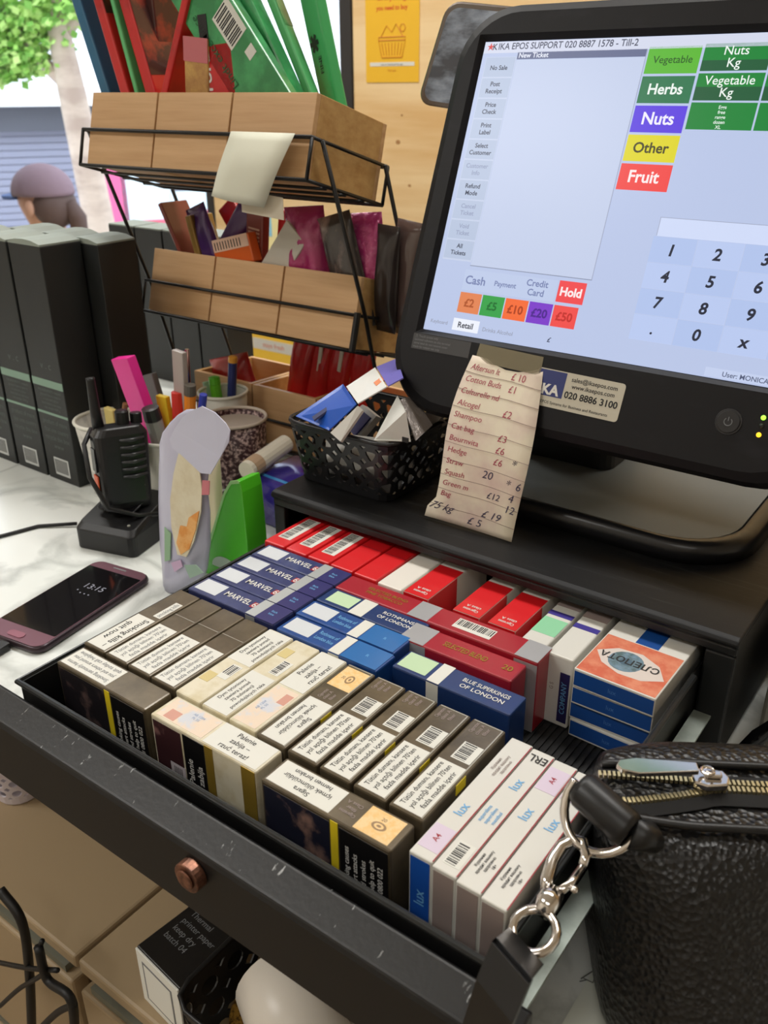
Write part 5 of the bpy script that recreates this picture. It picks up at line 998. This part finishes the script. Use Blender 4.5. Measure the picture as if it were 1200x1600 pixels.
CORD = mat('cord_black', (18, 18, 19), .5)
for i, (pp, l) in enumerate((([(0, 1390, 0), (34, 1440, 0), (46, 1520, 0), (50, 1620, 0)], 'thick black cable hanging down beside the beige cabinet'), ([(-20, 1500, 1), (40, 1512, 1), (90, 1516, 1)], 'thin black cable crossing in front of the beige cabinet'), ([(0, 1572, 1), (30, 1545, 1), (70, 1518, 1), (60, 1490, 1), (66, 1470, 1)], 'black cable loop trailing in front of the cabinet'), ([(60, 1480, 2), (74, 1530, 2), (110, 1560, 2), (118, 1620, 2)], 'black cable hanging at the cabinet seam'), ([(60, 1610, 2), (90, 1582, 2), (116, 1570, 2)], 'short black cable end near the floor'))):
    P_ = [at_y(u, v, -24-3*k) for u, v, k in pp]
    E4 = [P_[0]*2-P_[1]]+P_+[P_[-1]*2-P_[-2]]; Q = []
    for q in range(1, len(E4)-2):
        p0, p1, p2, p3 = E4[q-1:q+3]
        for s in range(8):
            f = s/8; Q.append(((p1*2)+(p2-p0)*f+(p0*2-p1*5+p2*4-p3)*f*f+(p1*3-p0-p2*3+p3)*f**3)*.5)
    Q.append(P_[-1])
    tag(MB().tube(Q, (4.2, 2.2, 2.2, 4, 3)[i], 8).build('cable', CORD, smooth=True), l, 'cable')
# ---------------------------------------------------------------- posters on the pine wall
def poster(name, label, u0, v0, u1, v1, m, y=YB):
    a, b = at_y(u0, v1, y), at_y(u1, v0, y); t = thing(name, label, 'poster', (a.x, y-1.5, a.z)); w, h = b.x-a.x, b.z-a.z
    MB().box(0, 0, 0, w, 1, h).build('sheet', m, t); return t, Fr((0, 0, 0), (1, 0, 0), (0, 0, 1)), w, h
PY = mat('poster_yellow', (238, 186, 44), .5)
t, f, w, h = poster('yellow_poster', 'yellow poster with orange shopping basket drawing on the pine wall', 573, -90, 657, 129, PY)
OP = mat('poster_orange', (204, 116, 30), .5); m = MB(); cx, cz = w*.5, h*.32
for q in range(7): m.tube([f.p(cx-w*.19+q*w*.063, cz-h*.02, .4), f.p(cx-w*.15+q*w*.05, cz-h*.115, .4)], .7, 4)
m.tube([f.p(cx+a*w, cz+b*h, .4) for a, b in ((-.25, .0), (.25, .0), (.19, -.13), (-.19, -.13))], .9, 5, closed=True).tube([f.p(cx+a*w, cz+b*h, .4) for a, b in ((-.25, .025), (.25, .025), (.25, 0), (-.25, 0))], .9, 5, closed=True)
m.tube([f.p(cx+a*w, cz+b*h, .4) for a, b in ((-.2, .03), (-.1, .11), (0, .06), (.08, .12), (.2, .03))], .8, 5).tube([f.p(cx+w*.2+w*.05*math.cos(q), cz+h*.09+h*.03*math.sin(q), .4) for q in range(7)], .8, 5, closed=True)
m.build('basket_drawing', OP, t); MB().text(f, 'you need to buy', w*.5, h*.545, h*.035, 'C', 0, .03, fit=w*.85).build('lettering', mat('poster_red', (216, 92, 36), .5), t); MB().text(f, 'Everything', w*.5, h*.62, h*.05, 'C', 0, .03, fit=w*.85).build('lettering', MATS['poster_red'], t)
b_ = MB().rect(f, w*.08, h*.125, w*.92, h*.155, .5).build('white_strip', PWHITE, t); MB().text(f, 'scan to download the app', w*.5, h*.131, h*.016, 'C', fit=w*.7, lift=.7).build('lettering', GREY, b_)
MB().text(f, 'T&Cs apply', w*.5, h*.085, h*.014, 'C', lift=.4).build('lettering', OP, t)
PY2 = mat('poster_yellow2', (250, 206, 70), .5)
t, f, w, h = poster('yellow_notice', 'yellow and white notice on pine wall seen under the middle tier', 396, 505, 462, 575, PY2)
MB().rect(f, w*.04, h*.4, w*.95, h*.6, .5).build('white_strip', PWHITE, t); MB().text(f, 'stays fresh', w*.5, h*.46, h*.09, 'C', fit=w*.7, lift=.8).build('lettering', mat('poster_peach', (220, 150, 130), .5), t)
t, f, w, h = poster('blue_yellow_notice', 'pale notice with light blue square seen between the upper tiers', 404, 318, 440, 410, mat('notice_cream', (248, 236, 176), .5))
MB().rect(f, w*.08, h*.46, w*.6, h*.9, .5).build('blue_square', mat('notice_blue', (150, 212, 240), .5), t)
# ---------------------------------------------------------------- street outside
GZ_ = FLOOR-430.
struct(MB().box(-30000, YB+120, GZ_-50, 12000, 30000, GZ_).build('ground', mat('street_paving', (176, 172, 168), .8, var=((.8, .8, .8), (150, 148, 146), .4, .6))))
F0 = at_d(60, 260, 8200); rd = Vector((ray(60, 260).x, ray(60, 260).y, 0)).normalized(); fu = Vector((rd.y, -rd.x, 0))
FF = Fr(Vector((F0.x, F0.y, 0)), fu, (0, 0, 1))      # facade frame facing the window
def fz_(v): # height on facade at picture row v
    d = ray(60, v); k = (Vector((F0.x, F0.y, 0))-Vector((CAM.x, CAM.y, 0))).dot(rd)/Vector((d.x, d.y, 0)).dot(rd); return CAM.z+d.z*k
t = thing('shuttered_shop', 'grey shop front with closed ribbed shutter across the street', 'building', (F0.x, F0.y, GZ_))
FL = Fr((0, 0, 0), fu, (0, 0, 1)); z_ = lambda v: fz_(v)-GZ_
m = MB(); zz = 0.; top = z_(205)
while zz < top: m.slab(FL, -2200, zz, 480, min(zz+46, top), 4, 34); zz += 52
ob = m.build('shutter_slats', mat('shutter_lilac', (150, 152, 172), .5), t); ob['kind'] = 'stuff'
MB().slab(FL, -2400, 0, 4200, z_(205), -160, 3).build('wall', mat('shop_wall_grey', (150, 150, 164), .7), t)
MB().slab(FL, -2400, z_(204), 700, z_(166), -60, 160).build('fascia', mat('fascia_grey', (92, 94, 104), .6), t)
MB().slab(FL, -2400, z_(165), 4200, z_(135), -100, 320).build('canopy', mat('canopy_white', (245, 246, 248), .6), t)
MB().slab(FL, -2400, z_(134), 4200, 7000, -100, 60).build('upper_wall', mat('upper_wall_pale', (236, 238, 242), .8), t)
for u0, u1, v0, v1, c, l in ((172, 192, 262, 370, (236, 110, 160), 'pink banner stripe hanging on the far shop front'), (198, 262, 268, 365, (226, 240, 248), 'white notice board on the far shop front beside pink stripe'), (268, 325, 296, 350, (224, 242, 248), 'pale blue notice board on the far shop front')):
    def fp_(u, v):
        d = ray(u, v); k = (Vector((F0.x, F0.y, 0))-Vector((CAM.x, CAM.y, 0))).dot(rd)/Vector((d.x, d.y, 0)).dot(rd); p = CAM+d*k-Vector((F0.x, F0.y, 0)); return p.dot(fu), p.z-GZ_
    a, b = fp_(u0, v1), fp_(u1, v0)
    t2 = thing('street_sign', l, 'sign', (F0.x, F0.y, GZ_)); MB().slab(FL, a[0], a[1], b[0], b[1], 45, 60).build('board', mat('sign_%d' % u0, c, .6), t2)
    if u0 > 190: MB().slab(FL, a[0]+30, a[1]+60, b[0]-30, a[1]+110, 60.5, 63).build('red_line', mat('sign_red', (226, 110, 130), .6), t2)
# tree
tb = at_d(128, 250, 5600); tx, ty = tb.x, tb.y
t = thing('street_tree', 'leafy street tree with pale trunk outside the window', 'tree', (tx, ty, GZ_))
tv = lambda v: at_d(128, v, 5600).z-GZ_
BARK = mat('tree_bark', (176, 156, 142), .8, var=((3, 3, 8), (206, 188, 172), .4, .6))
sx = Vector((RT.x, RT.y, 0)).normalized(); k_ = 5600/1395.
up_ = lambda du, v: sx*(du*k_)+Vector((0, 0, tv(v)))
MB().tube([up_(14, 700) * 1 - Vector((0, 0, up_(0, 700).z)), up_(14, 380), up_(6, 250), up_(0, 150), up_(-6, 60), up_(4, -60), up_(10, -250)], [120, 88, 80, 74, 62, 50, 30], 12).build('trunk', BARK, t, smooth=True)
for pth, r in (([up_(0, 140), up_(-34, 96), up_(-62, 40), up_(-90, -30)], (40, 34, 28, 18)), ([up_(-4, 60), up_(40, 0), up_(80, -80)], (36, 28, 18)), ([up_(-30, 100), up_(-80, 70), up_(-130, 66)], (20, 14, 8)), ([up_(0, 0), up_(-40, -90), up_(-60, -200)], (40, 30, 16))):
    MB().tube(pth, list(r), 8).build('branch', BARK, t, smooth=True)
rr = random.Random(4); m = MB()
for i in range(5200):
    cu, cv, cr = rr.choice(((-80, 30, 60), (-110, 80, 45), (-60, 60, 40), (-20, 20, 50), (-70, -60, 90), (20, -80, 90), (-150, 0, 80), (60, -20, 60), (-60, 95, 28), (-100, 110, 24)))
    a, b, c = (rr.gauss(0, .5) for _ in range(3)); p = up_(cu+a*cr, cv+b*cr*.8)+rd*(c*cr*k_*.8); s = rr.uniform(32, 62)
    d1 = Vector((rr.gauss(0, 1), rr.gauss(0, 1), rr.gauss(0, .6))).normalized(); d2 = d1.orthogonal().normalized()
    m.add([p, p+d1*s*.5+d2*s*.38, p+d1*s, p+d1*s*.5-d2*s*.38], [(0, 1, 2, 3)], i % 3)
def leafm(nm, c): return mat(nm, c, .6, trans=0)
ob = m.build('leaves', [leafm('leaf_a', (150, 200, 90)), leafm('leaf_b', (190, 226, 130)), leafm('leaf_c', (120, 176, 74))], t); ob['kind'] = 'stuff'
# passer-by in a cap
HD = at_d(72, 312, 3700); fwd = (-sx*.9+rd*.35).normalized(); sd2 = fwd.cross(Vector((0, 0, 1))).normalized()
GP = GZ_; hz = HD.z-GP
t = thing('person', 'person outside the window in a mauve cap with blue brim and grey top', 'person', (HD.x, HD.y, GP))
def skin(name, joints, edges, m, par, sub=2):
    me = bpy.data.meshes.new(name); me.from_pydata([(v*.001) for v, r in joints], edges, []); me.materials.append(m); o = bpy.data.objects.new(name, me); COL.objects.link(o); o.parent = par
    o.modifiers.new('skin', 'SKIN')
    for i, (v, r) in enumerate(joints): me.skin_vertices[0].data[i].radius = (r*.001, r*.001)
    me.skin_vertices[0].data[0].use_root = True; s = o.modifiers.new('sub', 'SUBSURF'); s.levels = sub; s.render_levels = sub
    me.polygons.foreach_set('use_smooth', [True]*len(me.polygons)); o.modifiers['skin'].use_smooth_shade = True; return o
Pz = lambda f, s, z: fwd*f+sd2*s+Vector((0, 0, z))
J = [(Pz(0, 0, hz-640), 120), (Pz(0, 0, hz-460), 115), (Pz(-10, 0, hz-290), 130), (Pz(-6, 0, hz-190), 62), (Pz(6, 0, hz-110), 56), (Pz(16, 0, hz-50), 74), (Pz(14, 0, hz+10), 86), (Pz(4, 0, hz+60), 78),
     (Pz(0, 150, hz-240), 60), (Pz(10, 200, hz-480), 44), (Pz(60, 190, hz-700), 34), (Pz(90, 185, hz-780), 30), (Pz(0, -150, hz-240), 60), (Pz(10, -200, hz-480), 44), (Pz(60, -190, hz-700), 34), (Pz(90, -185, hz-780), 30),
     (Pz(0, 80, hz-720), 88), (Pz(10, 90, hz-1080), 62), (Pz(0, 92, max(80, hz-1440)), 44), (Pz(100, 96, max(40, hz-1480)), 36), (Pz(0, -80, hz-720), 88), (Pz(10, -90, hz-1080), 62), (Pz(0, -92, max(80, hz-1440)), 44), (Pz(100, -96, max(40, hz-1480)), 36),
     (Pz(92, 0, hz-18), 16), (Pz(106, 0, hz-34), 13)]
E_ = [(0, 1), (1, 2), (2, 3), (3, 4), (4, 5), (5, 6), (6, 7), (2, 8), (8, 9), (9, 10), (10, 11), (2, 12), (12, 13), (13, 14), (14, 15), (0, 16), (16, 17), (17, 18), (18, 19), (0, 20), (20, 21), (21, 22), (22, 23), (5, 24), (24, 25)]
skin('body', J, E_, mat('skin_tone', (206, 156, 128), .55), t)
JJ = [(v, r*1.14+4) for v, r in J[:4]]+[(v, r*1.16+4) for v, r in (J[8], J[9], J[12], J[13])]; skin('jacket', JJ, [(0, 1), (1, 2), (2, 3), (2, 4), (4, 5), (2, 6), (6, 7)], mat('jacket_grey', (70, 74, 88), .8), t)
def ball(c, rx, ry, rz, z_lo=-1., n=20, k=12):
    rs = []
    for i in range(k+1):
        ph = math.asin(max(-1, z_lo))+(math.pi/2-math.asin(max(-1, z_lo)))*i/k; rs.append([c+fwd*(rx*math.cos(ph)*math.cos(2*math.pi*j/n))+sd2*(ry*math.cos(ph)*math.sin(2*math.pi*j/n))+Vector((0, 0, rz*math.sin(ph))) for j in range(n)])
    return rs
m = MB(); m.rings(ball(Pz(8, 0, hz+28), 116, 104, 98, -.1)); m.build('cap', mat('cap_mauve', (132, 108, 116), .8, bump=(20, .3)), t, smooth=True)
m = MB(); m.prism(Fr(Pz(80, 0, hz+10), fwd, sd2), [(0, -80), (60, -62), (96, -25), (96, 25), (60, 62), (0, 80)], -5, 5); m.build('cap_brim', mat('cap_blue', (70, 96, 150), .7), t)
m = MB(); m.rings(ball(Pz(-36, 0, hz-20), 72, 92, 80)); m.tube([Pz(-92, 0, hz-10), Pz(-118, 10, hz-60), Pz(-112, 20, hz-150), Pz(-96, 24, hz-220)], [30, 34, 28, 10], 10); m.build('hair', mat('hair_brown', (84, 62, 54), .7), t, smooth=True)
for s in (-1, 1): m = MB(); m.rings(ball(Pz(8, s*88, hz-20), 18, 12, 28)); m.build('ear', MATS['skin_tone'], t, smooth=True)
